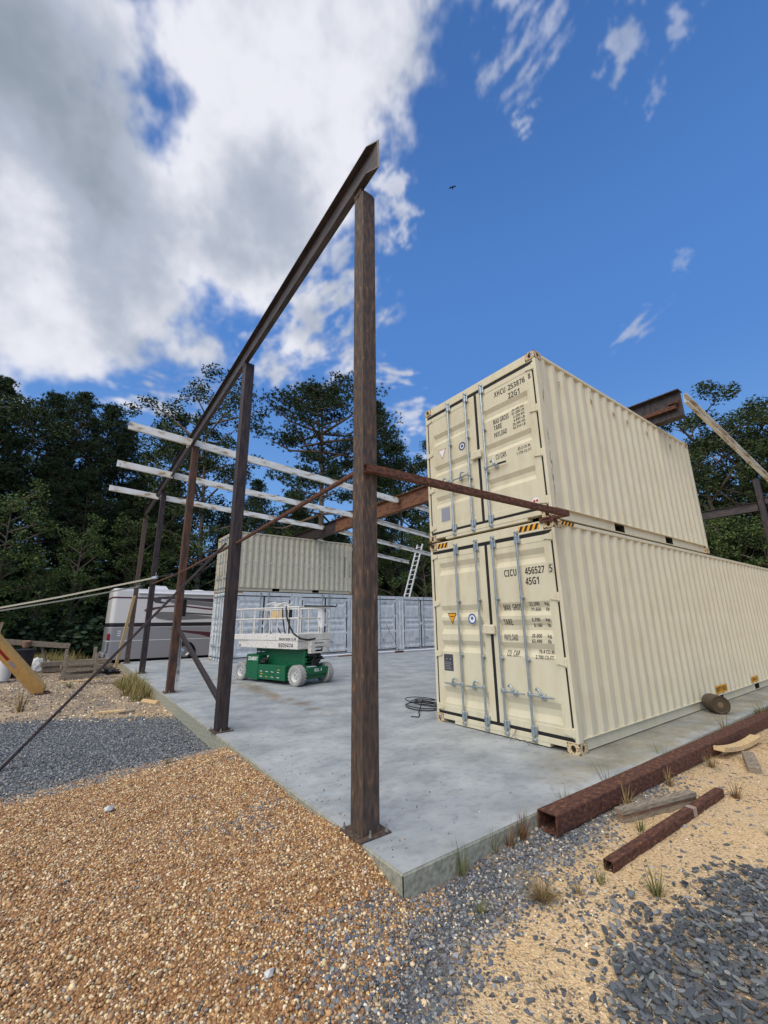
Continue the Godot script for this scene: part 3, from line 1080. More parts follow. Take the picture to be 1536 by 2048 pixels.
func corrugated(g: Geo, z0: float, z1: float, y0: float, y1: float, flip: float, mid_x: float) -> void:
	# pressed steel side: 72 flat, 68 slope, 70 flat, 68 slope; faces +x when flip is 1
	var pitch := 0.278
	var n := int((z0 - z1) / pitch)
	var lead := ((z0 - z1) - n * pitch) * 0.5
	var pts := [Vector2(z0, 0.0), Vector2(z0 - lead, 0.0)]
	for k in n:
		var s := z0 - lead - k * pitch
		pts.append_array([Vector2(s - 0.036, 0.0), Vector2(s - 0.104, -0.036), Vector2(s - 0.174, -0.036), Vector2(s - 0.242, 0.0), Vector2(s - 0.278, 0.0)])
	pts.append(Vector2(z1, 0.0))
	for i in pts.size() - 1:
		var a: Vector2 = pts[i]
		var b: Vector2 = pts[i + 1]
		if a.x - b.x < 1e-5: continue
		var xa := mid_x + a.y * flip
		var xb := mid_x + b.y * flip
		var rows := 7
		for r in rows:
			var ya := lerpf(y0, y1, float(r) / rows)
			var yb := lerpf(y0, y1, float(r + 1) / rows)
			var P := func(x: float, y: float, z: float) -> Vector3:
				var k := sin(PI * (y - y0) / (y1 - y0))
				return Vector3(x + flip * k * 0.007 * fine.get_noise_3d(z * 0.16, y * 0.12, mid_x * 3.0 + y1), y, z)
			if flip > 0.0:
				g.quad(P.call(xa, ya, a.x), P.call(xb, ya, b.x), P.call(xb, yb, b.x), P.call(xa, yb, a.x))
			else:
				g.quad(P.call(xb, ya, b.x), P.call(xa, ya, a.x), P.call(xa, yb, a.x), P.call(xb, yb, b.x))


var low_bands := [[2.53, 2.45, 2.40, 2.32], [1.81, 1.73, 1.69, 1.62], [1.57, 1.49, 1.43, 1.355], [1.26, 1.185, 1.155, 1.08], [0.545, 0.46, 0.38, 0.295]]
var top_bands := [[2.01, 1.94, 1.865, 1.80], [1.395, 1.325, 1.265, 1.20], [0.805, 0.735, 0.67, 0.60]]


func shift(b: Array, dy: float) -> Array:
	var r := []
	for k in b: r.append([k[0] + dy, k[1] + dy, k[2] + dy, k[3] + dy])
	return r


# doors at z = 0 looking to +z, right-hand side wall at x = 0 looking to +x
func container(label: String, group: String, at: Vector3, H: float, L: float, paint: Material, bands: Array, rods_l: Array, rods_r: Array, hinges: Array, handle_y: float, pockets: Array, side_doors := false) -> Node3D:
	var t := thing("shipping_container", label, "container", at, 0.0, group)
	var W := CW
	var cm := casting(M.chipped_casting)
	for cx in [0, 1]:
		for cy in [0, 1]:
			for cz in [0, 1]:
				var o := put_mesh("corner_casting", cm, t)
				o.transform = Transform3D(Basis.from_scale(Vector3(-1 if cx else 1, 1 if cy else -1, -1 if cz else 1)), Vector3(-W if cx else 0.0, H if cy else 0.0, -L if cz else 0.0))
	for cx in [0, 1]:
		for cz in [0, 1]:
			var g := Geo.new()
			var sx := -1.0 if cx else 1.0
			var X := -W if cx else 0.0
			var za := -0.005 if not cz else -L + 0.005
			var zb := -0.115 if not cz else -L + 0.115
			g.span(Vector3(X - sx * 0.052, 0.118, za), Vector3(X - sx * 0.004, H - 0.118, zb), 0.008)
			g.span(Vector3(X - sx * 0.10, 0.118, za + (-0.05 if not cz else 0.05)), Vector3(X - sx * 0.05, H - 0.118, zb), 0.0)
			put("corner_post", g, paint, t)
	var g := Geo.new()
	g.span(Vector3(-W + 0.163, H - 0.145, -0.12), Vector3(-0.163, H - 0.004, -0.006), 0.006)
	g.span(Vector3(-W + 0.052, H - 0.145, -0.12), Vector3(-W + 0.161, H - 0.119, -0.02), 0.004)
	g.span(Vector3(-0.161, H - 0.145, -0.12), Vector3(-0.052, H - 0.119, -0.02), 0.004)
	put("door_header", g, paint, t)
	g = Geo.new()
	g.span(Vector3(-W + 0.163, 0.058, -0.14), Vector3(-0.163, 0.128, -0.005), 0.004)
	g.span(Vector3(-W + 0.40, 0.014, -0.14), Vector3(-0.40, 0.0565, -0.008), 0.003)
	g.span(Vector3(-W + 0.053, 0.119, -0.14), Vector3(-W + 0.161, 0.128, -0.02), 0.0)
	g.span(Vector3(-0.161, 0.119, -0.14), Vector3(-0.053, 0.128, -0.02), 0.0)
	put("door_sill", g, paint, t)
	g = Geo.new()
	for q in [[-W + 0.053, 0.129, -W + 0.090, H - 0.146], [-0.098, 0.129, -0.053, H - 0.146], [-1.245, 0.129, -1.145, H - 0.146], [-W + 0.0905, 0.129, -1.2455, 0.22], [-1.1445, 0.129, -0.0985, 0.22], [-W + 0.0905, H - 0.235, -1.2455, H - 0.146], [-1.1445, H - 0.235, -0.0985, H - 0.146]]:
		g.span(Vector3(q[0], q[1], -0.10), Vector3(q[2], q[3], -0.021), 0.0)
	put("door_gasket", g, M.rubber_gasket, t)
	var y0 := 0.172
	var dh := H - 0.198 - y0
	var hg := []
	for y in hinges: hg.append(y - y0)
	var fix := func(rods: Array, x0: float) -> Array:
		var r := []
		for k in rods: r.append([k[0] - x0, 0.05 - y0, H - 0.09 - y0, k[1]])
		return r
	door_leaf(t, Transform3D(Basis.IDENTITY, Vector3(-2.362, y0, -0.016)), 1.139, dh, shift(bands, -y0), -1, fix.call(rods_l, -2.362), hg, handle_y - y0, paint)
	door_leaf(t, Transform3D(Basis.IDENTITY, Vector3(-1.169, y0, -0.016)), 1.088, dh, shift(bands, -y0), 1, fix.call(rods_r, -1.169), hg, handle_y - y0, paint)
	# side walls, rails, roof, blind end
	if not side_doors:
		g = Geo.new()
		corrugated(g, -0.115, -L + 0.115, 0.158, H - 0.06, 1.0, -0.014)
		put("side_wall", g, paint, t)
	g = Geo.new()
	corrugated(g, -0.115, -L + 0.115, 0.158, H - 0.06, -1.0, -W + 0.014)
	put("side_wall", g, paint, t)
	for s in [0, 1]:
		var X := -W if s else 0.0
		var sx := -1.0 if s else 1.0
		g = Geo.new()
		g.span(Vector3(X - sx * 0.066, H - 0.066, -0.178), Vector3(X - sx * 0.005, H - 0.008, -L + 0.178), 0.008)
		put("top_rail", g, paint, t)
		g = Geo.new()
		# channel rail: lip, web set back with its fork pockets, foot
		g.span(Vector3(X - sx * 0.085, 0.150, -0.12), Vector3(X - sx * 0.003, 0.160, -L + 0.12), 0.002)
		g.span(Vector3(X - sx * 0.085, 0.012, -0.178), Vector3(X - sx * 0.040, 0.026, -L + 0.178), 0.002)
		var from := -0.178
		for p in pockets + [[-L + 0.178, -L + 0.178]]:
			g.span(Vector3(X - sx * 0.052, 0.0265, from), Vector3(X - sx * 0.044, 0.1495, p[0]), 0.0)
			from = p[1]
		put("bottom_rail", g, paint, t)
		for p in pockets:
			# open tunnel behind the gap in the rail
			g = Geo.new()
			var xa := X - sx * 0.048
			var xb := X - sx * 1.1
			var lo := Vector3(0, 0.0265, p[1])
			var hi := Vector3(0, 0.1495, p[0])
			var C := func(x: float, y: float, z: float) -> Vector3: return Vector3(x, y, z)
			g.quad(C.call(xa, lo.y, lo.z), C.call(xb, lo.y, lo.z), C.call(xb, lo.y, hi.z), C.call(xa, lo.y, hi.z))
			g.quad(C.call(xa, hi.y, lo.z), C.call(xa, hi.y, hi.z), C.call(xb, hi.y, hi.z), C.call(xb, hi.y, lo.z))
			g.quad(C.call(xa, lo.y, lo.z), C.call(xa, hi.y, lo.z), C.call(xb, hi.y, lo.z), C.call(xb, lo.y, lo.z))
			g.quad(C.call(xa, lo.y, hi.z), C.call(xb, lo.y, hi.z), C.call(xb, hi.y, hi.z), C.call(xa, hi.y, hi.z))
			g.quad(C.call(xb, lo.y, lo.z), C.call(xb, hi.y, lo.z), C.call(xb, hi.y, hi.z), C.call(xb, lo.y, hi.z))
			put("fork_pocket", g, M.undercoat_and_shade, t)  # shade inside the tunnel is put into this dark lining colour
	g = Geo.new()
	g.span(Vector3(-W + 0.06, H - 0.045, -L + 0.10), Vector3(-0.06, H - 0.02, -0.10), 0.0)
	put("roof", g, paint, t)
	g = Geo.new()
	g.at(Transform3D(Basis(UP, PI / 2), Vector3(-W, 0, -L)))
	corrugated(g, -0.1, -W + 0.1, 0.13, H - 0.05, 1.0, -0.02)
	put("end_wall", g, paint, t)
	g = Geo.new()
	g.span(Vector3(-W + 0.10, 0.1505, -L + 0.08), Vector3(-0.10, 0.18, -0.14))
	put("floor_pan", g, M.undercoat_and_shade, t)
	if side_doors:
		side_opening(t, H, L, paint)
	return t


func side_opening(t: Node3D, H: float, L: float, paint: Material) -> void:
	# four pairs of leaves in the long side, plain ribbed posts between them
	var g := Geo.new()
	g.span(Vector3(-0.12, H - 0.16, -L + 0.18), Vector3(-0.006, H - 0.067, -0.18), 0.004)
	put("side_header", g, paint, t)
	g = Geo.new()
	g.span(Vector3(-0.14, 0.151, -L + 0.12), Vector3(-0.064, H - 0.161, -0.12))
	for k in 4:
		var zk := -0.255 - k * (2 * 1.155 + 0.075 + 0.57 + 0.11)
		var ze := zk - (2 * 1.155 + 0.075 + 0.11)
		g.span(Vector3(-0.0635, 0.151, ze), Vector3(-0.016, 0.25, zk))
		g.span(Vector3(-0.0635, H - 0.25, ze), Vector3(-0.016, H - 0.161, zk))
		for zm in [zk - 0.056, (zk + ze) / 2, ze + 0.056]:
			g.span(Vector3(-0.0635, 0.2505, zm - 0.055), Vector3(-0.016, H - 0.2505, zm + 0.055))
	put("door_gasket", g, M.rubber_gasket, t)
	var w := 1.155
	var z := -0.31
	for k in 4:
		for s in 2:
			var z0 := z - s * (w + 0.075)
			var rods := [[w - 0.15, -0.10, H - 0.235, -1.0]] if s == 0 else [[0.15, -0.10, H - 0.235, 1.0]]
			var at := Transform3D(Basis(UP, PI / 2), Vector3(-0.012, 0.205, z0))
			var d := door_leaf(t, at, w, H - 0.41, shift(low_bands, -0.205), -1 if s == 0 else 1, rods, [0.10, 0.86, 1.66, H - 0.47], 0.46, paint)
			if k == 2 and s == 1:
				lettering(d, "DNV", 0.42, 0.62, 2.3, 0.05, 0.002, M.black_ink)
			if s == 1:
				g = Geo.new()
				g.box(Vector3(-0.01, 1.24, 0.022), Vector3(0.17, 0.12, 0.03), 0.008)
				put("lock_box", g, paint, d)
		var a := z - 2 * w - 0.075 - 0.055
		var b := a - 0.57 if k < 3 else -L + 0.12
		g = Geo.new()
		var o := PackedVector2Array()
		var wd := a - b
		for q in [[0.0, 0.0], [0.3, 0.0], [0.36, -0.03], [0.46, -0.03], [0.52, 0.0], [0.66, 0.0], [0.72, -0.03], [0.82, -0.03], [0.88, 0.0], [1.0, 0.0], [1.0, -0.05], [0.0, -0.05]]:
			o.append(Vector2(q[0] * wd, q[1]))
		g.prism(o, 0.0, H - 0.30, Transform3D(Basis(Vector3(0, 0, -1), Vector3(1, 0, 0), UP), Vector3(-0.010, 0.15, a)))
		put("side_post", g, paint, t)
		z = b - 0.055
	g = Geo.new()
	g.span(Vector3(-0.06, 0.151, -0.254), Vector3(-0.012, H - 0.161, -0.12), 0.004)
	put("side_post", g, paint, t)


func hazard(parent: Node, o: Vector3, u: Vector3, long: float, tall: float, nn: Vector3) -> void:
	var g := Geo.new()
	g.quad(o, o + u * long, o + u * long + UP * tall, o + UP * tall)
	put("hazard_strip", g, M.yellow_decal, parent)
	g = Geo.new()
	var n := int(long / 0.085)
	for k in n:
		var a := o + u * (k * 0.085) + nn * 0.0015
		g.quad(a, a + u * 0.042, a + u * 0.084 + UP * tall, a + u * 0.042 + UP * tall)
	put("hazard_stripes", g, M.black_ink, parent)


func disc(parent: Node, called: String, c: Vector3, r: float, m: Material, r_in := 0.0) -> void:
	var g := Geo.new()
	for k in 20:
		var a := TAU * k / 20
		var b := TAU * (k + 1) / 20
		var p := Vector3(cos(a), sin(a), 0)
		var q := Vector3(cos(b), sin(b), 0)
		if r_in > 0.0: g.quad(c + p * r_in, c + p * r, c + q * r, c + q * r_in)
		else: g.tri(c, c + p * r, c + q * r)
	put(called, g, m, parent)


func plate(parent: Node, called: String, a: Vector2, b: Vector2, z: float, m: Material) -> void:
	var g := Geo.new()
	g.quad(Vector3(a.x, a.y, z), Vector3(b.x, a.y, z), Vector3(b.x, b.y, z), Vector3(a.x, b.y, z))
	put(called, g, m, parent)


func wedge(parent: Node, called: String, c: Vector2, w: float, h: float, z: float, m: Material) -> void:
	var g := Geo.new()
	g.tri(Vector3(c.x, c.y - h / 2, z), Vector3(c.x + w / 2, c.y + h / 2, z), Vector3(c.x - w / 2, c.y + h / 2, z))
	put(called, g, m, parent)


func make_containers() -> void:
	# near stack
	var HL := 2.896
	var HU := 2.591
	var low := container("long cream shipping container at the bottom of the near stack, four lock rods", "cream containers of the near stack", Vector3.ZERO, HL, 12.192, M.cream_paint, low_bands, [[-1.815, -1.0], [-1.38, -1.0]], [[-1.04, 1.0], [-0.605, 1.0]], [0.23, 1.04, 1.85, 2.66], 0.61, [[-4.95, -5.30], [-7.38, -7.72]])
	var dl: Node3D = low.get_node("door")
	var dr: Node3D = low.get_node("door_001")
	var ink: Material = M.black_ink
	var y0 := 0.172
	var B := shift(low_bands, -y0)
	var zt := -0.006 + 0.0016
	for q in [["CICU", -0.89, -0.675, 2.18, 0.10], ["456527", -0.535, -0.225, 2.18, 0.10], ["5", -0.148, -0.103, 2.18, 0.10], ["45G1", -0.54, -0.325, 2.035, 0.105],
			["MAX  GROSS", -0.965, -0.635, 1.70, 0.085], ["32.500", -0.525, -0.365, 1.752, 0.048], ["kg", -0.285, -0.225, 1.742, 0.055], ["71.650", -0.515, -0.36, 1.678, 0.048], ["lb", -0.28, -0.235, 1.678, 0.048],
			["TARE", -0.975, -0.825, 1.495, 0.085], ["3.700", -0.50, -0.37, 1.543, 0.048], ["kg", -0.285, -0.225, 1.533, 0.055], ["8.160", -0.49, -0.365, 1.468, 0.048], ["lb", -0.28, -0.235, 1.468, 0.048],
			["PAYLOAD", -0.975, -0.745, 1.285, 0.085], ["28.800", -0.52, -0.365, 1.332, 0.048], ["kg", -0.28, -0.22, 1.322, 0.055], ["63.490", -0.525, -0.37, 1.262, 0.048], ["lb", -0.28, -0.235, 1.262, 0.048],
			["CU. CAP.", -0.955, -0.735, 1.068, 0.085], ["76.4 CU.M.", -0.455, -0.215, 1.128, 0.05], ["2.700 CU.FT.", -0.495, -0.215, 1.058, 0.05]]:
		lettering(dr, q[0], q[1] + 1.169, q[2] + 1.169, q[3] - y0, q[4], zt + (0.006 if q[0] == "5" else 0.0), ink, B, 0.034)
	for k in [[Vector2(-0.160, 2.17), Vector2(-0.157, 2.29)], [Vector2(-0.094, 2.17), Vector2(-0.091, 2.29)], [Vector2(-0.160, 2.167), Vector2(-0.091, 2.170)], [Vector2(-0.160, 2.29), Vector2(-0.091, 2.293)]]:
		plate(dr, "check_digit_box", k[0] + Vector2(1.169, -y0), k[1] + Vector2(1.169, -y0), 0.0016, ink)
	wedge(dl, "warning_triangle", Vector2(-1.995 + 2.362, 1.602 - y0), 0.20, 0.175, -0.004, M.black_ink)
	wedge(dl, "warning_sign", Vector2(-1.995 + 2.362, 1.606 - y0), 0.165, 0.142, -0.0025, M.yellow_decal)
	plate(dl, "warning_bar", Vector2(-2.035 + 2.362, 1.628 - y0), Vector2(-1.955 + 2.362, 1.640 - y0), -0.001, M.black_ink)
	disc(dl, "round_decal", Vector3(-1.565 + 2.362, 1.59 - y0, -0.004), 0.085, M.white_decal)
	disc(dl, "decal_ring", Vector3(-1.565 + 2.362, 1.59 - y0, -0.0025), 0.082, M.blue_decal, 0.058)
	disc(dl, "decal_mark", Vector3(-1.565 + 2.362, 1.60 - y0, -0.0025), 0.026, M.blue_decal)
	plate(dl, "data_plate", Vector2(-2.225 + 2.362, 0.785 - y0), Vector2(-2.02 + 2.362, 1.04 - y0), -0.003, M.dark_plate)
	for q in [[-2.16, 0.965], [-2.08, 0.965]]:
		disc(dl, "plate_rivet", Vector3(q[0] + 2.362, q[1] - y0, -0.0015), 0.007, M.white_decal)
	for k in 5:
		plate(dl, "plate_print", Vector2(-2.205 + 2.362, 0.81 - y0 + k * 0.025), Vector2(-2.05 + 2.362 - 0.02 * (k % 3), 0.818 - y0 + k * 0.025), -0.0015, M.silver_plate)
	var g := Geo.new()
	g.box(Vector3(-1.21, 1.435, 0.022), Vector3(0.205, 0.135, 0.05), 0.012)
	g.rod(Vector3(-1.13, 1.46, 0.046), Vector3(-1.13, 1.46, 0.052), 0.016, -1, 10)
	put("lock_box", g, M.cream_paint, low)
	hazard(low, Vector3(-0.565, HL - 0.108, -0.004), Vector3.RIGHT, 0.34, 0.082, Vector3.BACK)
	hazard(low, Vector3(-2.25, HL - 0.108, -0.004), Vector3.RIGHT, 0.255, 0.082, Vector3.BACK)
	hazard(low, Vector3(-0.0035, HL - 0.064, -0.19), Vector3.FORWARD, 0.34, 0.053, Vector3.RIGHT)
	for q in [["EMPTY ONLY", -4.82, 0.66, 0.135], ["ONLY", -7.08, 0.50, 0.115]]:
		var lb := Node3D.new()
		lb.name = numbered(low, "pocket_decal")
		low.add_child(lb, true)
		lb.transform = Transform3D(Basis(UP, PI / 2), Vector3(-0.0095, 0.185, q[1]))
		plate(lb, "decal_sheet", Vector2(0, 0), Vector2(q[2], q[3]), 0.0, M.yellow_decal)
		lettering(lb, q[0], 0.03, q[2] - 0.03, 0.025, q[3] - 0.05, 0.0018, M.black_ink)
	# upper of the near stack
	var up := container("short cream shipping container on top of the near stack, three lock rods", "cream containers of the near stack", Vector3(0, HL + 0.022, 0), HU, 6.058, M.cream_paint, top_bands, [[-1.815, -1.0], [-1.395, -1.0]], [[-1.04, 1.0]], [0.25, 0.95, 1.65, 2.34], 1.0, [[-1.86, -2.20], [-3.86, -4.20]])
	dl = up.get_node("door")
	dr = up.get_node("door_001")
	B = shift(top_bands, -y0)
	for q in [["XHCU", -0.80, -0.575, 2.155, 0.095], ["253876", -0.525, -0.215, 2.155, 0.095], ["8", -0.150, -0.108, 2.165, 0.09], ["22G1", -0.535, -0.325, 2.015, 0.095],
			["MAX GROSS", -0.86, -0.56, 1.695, 0.085], ["TARE", -0.86, -0.70, 1.59, 0.085], ["PAYLOAD", -0.86, -0.615, 1.465, 0.085],
			["30.480 KG", -0.50, -0.28, 1.775, 0.042], ["67.200 LB", -0.50, -0.28, 1.715, 0.042], ["2.220 KG", -0.48, -0.28, 1.655, 0.042], ["4.890 LB", -0.48, -0.28, 1.595, 0.042], ["28.260 KG", -0.50, -0.28, 1.535, 0.042], ["62.310 LB", -0.50, -0.28, 1.475, 0.042],
			["CU CAP.", -0.865, -0.655, 1.095, 0.085], ["33.2 CU.M.", -0.455, -0.225, 1.115, 0.045], ["1.170 CU.FT.", -0.485, -0.215, 1.045, 0.045]]:
		lettering(dr, q[0], q[1] + 1.169, q[2] + 1.169, q[3] - y0, q[4], zt + (0.006 if q[0] == "8" else 0.0), ink, B, 0.034)
	g = Geo.new()
	g.rod(Vector3(0.38, 1.0 - y0 - 0.003, 0.057), Vector3(0.52, 1.0 - y0 - 0.006, 0.05), 0.016, -1, 8)
	put("handle_grip", g, M.black_part, dr)
	wedge(dl, "warning_triangle", Vector2(-2.035 + 2.362, 1.585 - y0), 0.20, 0.185, -0.004, M.red_decal)
	wedge(dl, "warning_sign", Vector2(-2.035 + 2.362, 1.590 - y0), 0.17, 0.155, -0.0025, M.white_decal)
	disc(dl, "round_decal", Vector3(-1.55 + 2.362, 1.575 - y0, -0.004), 0.085, M.white_decal)
	disc(dl, "decal_ring", Vector3(-1.55 + 2.362, 1.575 - y0, -0.0025), 0.078, M.dark_plate, 0.05)
	disc(dl, "decal_mark", Vector3(-1.55 + 2.362, 1.575 - y0, -0.0025), 0.03, M.blue_decal)
	plate(dl, "data_plate", Vector2(-2.125 + 2.362, 0.33 - y0), Vector2(-1.92 + 2.362, 0.575 - y0), -0.003, M.silver_plate)
	disc(dr, "round_decal", Vector3(-0.245 + 1.169, 0.265 - y0, -0.004), 0.06, M.white_decal)
	for k in 3:
		disc(dr, "decal_mark", Vector3(-0.245 + 1.169 + 0.026 * cos(TAU * k / 3 + 0.5), 0.265 - y0 + 0.026 * sin(TAU * k / 3 + 0.5), -0.0025), 0.019, M.red_decal)
	g = Geo.new()
	g.box(Vector3(-1.22, 1.29, 0.022), Vector3(0.215, 0.135, 0.05), 0.012)
	put("lock_box", g, M.cream_paint, up)
	for q in [[-0.62, 2.28], [-1.62, 2.30], [-2.42, 2.30], [-2.95, 2.30], [-3.80, 2.30], [-4.95, 2.30]]:
		g = Geo.new()
		var ring := PackedVector3Array()
		for k in 9:
			var a := PI * (0.95 + 1.1 * k / 8.0)
			ring.append(Vector3(-0.012 + 0.012 * sin(PI * k / 8.0), q[1] + 0.034 * sin(a), q[0] + 0.026 * cos(a)))
		g.path(ring, PackedFloat32Array([0.006]), 6)
		put("lashing_ring", g, M.chipped_casting, up)
		g = Geo.new()
		var x := -0.0118
		for k in 3:
			var zz: float = q[0] - 0.03 + 0.025 * k + rng.randf() * 0.01
			var yy: float = q[1] - 0.035
			var l := rng.randf_range(0.05, 0.16)
			g.quad(Vector3(x, yy - l, zz - 0.002), Vector3(x, yy - l, zz - 0.005), Vector3(x, yy, zz - 0.010), Vector3(x, yy, zz))
		put("rust_run", g, M.beam_rust, up)
	for q in [[0.0, 0.10, 0.05], [0.01, 0.6, 0.04], [-0.02, 1.3, 0.03]]:
		g = Geo.new()
		for k in 14:
			var yy: float = 0.2 + q[1] + rng.randf() * 0.6
			var zz: float = -0.118 - rng.randf() * 0.05
			var l := rng.randf_range(0.03, 0.14)
			g.quad(Vector3(-0.0128, yy - l, zz), Vector3(-0.0128, yy - l, zz - 0.003), Vector3(-0.0128, yy, zz - 0.006), Vector3(-0.0128, yy, zz))
		put("rust_run", g, M.beam_rust, up)
	# twist locks between the two
	for q in [[0, 0], [-CW, 0], [0, -6.058], [-CW, -6.058]]:
		g = Geo.new()
		var sx := -1.0 if q[0] < -1.0 else 1.0
		var sz := 1.0 if q[1] == 0 else -1.0
		g.span(Vector3(q[0] - sx * 0.15, HL + 0.001, q[1] - sz * 0.16), Vector3(q[0] - sx * 0.005, HL + 0.021, q[1] - sz * 0.005), 0.004)
		g.box(Vector3(q[0] - sx * 0.08, HL + 0.011, q[1] + sz * 0.012), Vector3(0.12, 0.018, 0.05), 0.004)
		g.rod(Vector3(q[0] - sx * 0.04, HL - 0.05, q[1] + sz * 0.004), Vector3(q[0] - sx * 0.04, HL + 0.05, q[1] + sz * 0.006), 0.016, -1, 8)
		var o := thing("twist_lock", ["rusty twist lock at the near right corner between the stacked cream containers", "rusty twist lock at the near left corner between the stacked cream containers", "rusty twist lock under the rear right corner of the short cream container", "rusty twist lock under the rear left corner of the short cream container"][[[0, 0], [-CW, 0], [0, -6.058], [-CW, -6.058]].find(q)], "twist lock", Vector3.ZERO, 0.0, "twist locks between the stacked containers")
		put("lock_body", g, M.red_rust, o)
	# far stack
	var fl := container("long pale blue container with four pairs of side doors, bottom of the far stack", "containers of the far stack", Vector3(FAR_X, 0, FAR_Z), HL, 12.192, M.blue_paint, low_bands, [[-1.815, -1.0], [-1.38, -1.0]], [[-1.04, 1.0], [-0.605, 1.0]], [0.23, 1.04, 1.85, 2.66], 0.61, [], true)
	hazard(fl, Vector3(-0.0035, HL - 0.064, -0.19), Vector3.FORWARD, 0.34, 0.053, Vector3.RIGHT)
	var fu := container("dented cream shipping container on top of the pale blue one", "containers of the far stack", Vector3(FAR_X, HL + 0.022, FAR_Z), HU, 6.058, M.worn_cream_paint, top_bands, [[-1.815, -1.0], [-1.395, -1.0]], [[-1.04, 1.0], [-0.605, 1.0]], [0.25, 0.95, 1.65, 2.34], 0.6, [[-1.86, -2.20], [-3.86, -4.20]])
	# scuffs and stencil left on its long side
	g = Geo.new()
	for k in 60:
		var z := -0.5 - rng.randf() * 4.4
		var y := 1.28 + rng.randfn() * 0.07 - 0.02 * sin(z * 3.0)
		g.box(Vector3(-0.014, y, z), Vector3(0.012, rng.randf_range(0.01, 0.05), rng.randf_range(0.03, 0.10)), 0.004, Basis(Vector3.RIGHT, rng.randfn() * 0.5))
	put("scuffed_paint", g, M.lift_white, fu)
	for k in 3:
		plate_x(fu, "stencil_mark", -0.0095, -5.62 - 0.28 * k, 0.85, [1.5, 1.1, 0.6][k] + 0.35, 0.045, [M.black_ink, M.dark_plate, M.yellow_decal][k])


func plate_x(parent: Node, called: String, x: float, z: float, y0: float, y1: float, w: float, m: Material) -> void:
	var g := Geo.new()
	var y := y0
	while y < y1:
		g.quad(Vector3(x, y, z), Vector3(x, y, z - w), Vector3(x, y + 0.045, z - w), Vector3(x, y + 0.045, z))
		y += 0.075
	put(called, g, m, parent)


# ---------------------------------------------------------------- steel frame
func section_i(d: float, w: float, tf: float, tw: float) -> PackedVector2Array:
	var a := w / 2
	var b := tw / 2
	return PackedVector2Array([Vector2(-a, 0), Vector2(a, 0), Vector2(a, tf), Vector2(b, tf), Vector2(b, d - tf), Vector2(a, d - tf), Vector2(a, d), Vector2(-a, d), Vector2(-a, d - tf), Vector2(-b, d - tf), Vector2(-b, tf), Vector2(-a, tf)])


func section_c(d: float, w: float, t: float, lip: float) -> PackedVector2Array:
	# open to -x
	return PackedVector2Array([Vector2(0, 0), Vector2(0, d), Vector2(-w, d), Vector2(-w, d - lip), Vector2(-w + t, d - lip), Vector2(-w + t, d - t), Vector2(-t, d - t), Vector2(-t, t), Vector2(-w + t, t), Vector2(-w + t, lip), Vector2(-w, lip), Vector2(-w, 0)])


func section_box(a: float, b: float, r: float) -> PackedVector2Array:
	var p := PackedVector2Array()
	for q in [[1, 1, 0.0], [-1, 1, PI / 2], [-1, -1, PI], [1, -1, PI * 1.5]]:
		for k in 4:
			var an: float = q[2] + PI / 2 * k / 3.0
			p.append(Vector2(q[0] * (a / 2 - r) + r * cos(an), q[1] * (b / 2 - r) + r * sin(an)))
	return p


func hollow(g: Geo, a: float, b: float, t: float, r: float, z1: float, xf: Transform3D) -> void:
	# square tube, open at both ends
	var o := section_box(a, b, r)
	var i := section_box(a - 2 * t, b - 2 * t, maxf(r - t, 0.002))
	g.prism(o, 0, z1, xf, false)
	var k := o.size()
	for n in k:
		var m := (n + 1) % k
		var P := func(p: Vector2, z: float) -> Vector3: return xf * Vector3(p.x, p.y, z)
		g.quad(P.call(i[m], 0.0), P.call(i[n], 0.0), P.call(i[n], z1), P.call(i[m], z1))
		g.quad(P.call(i[n], 0.0), P.call(i[m], 0.0), P.call(o[m], 0.0), P.call(o[n], 0.0))
		g.quad(P.call(i[m], z1), P.call(i[n], z1), P.call(o[n], z1), P.call(o[m], z1))


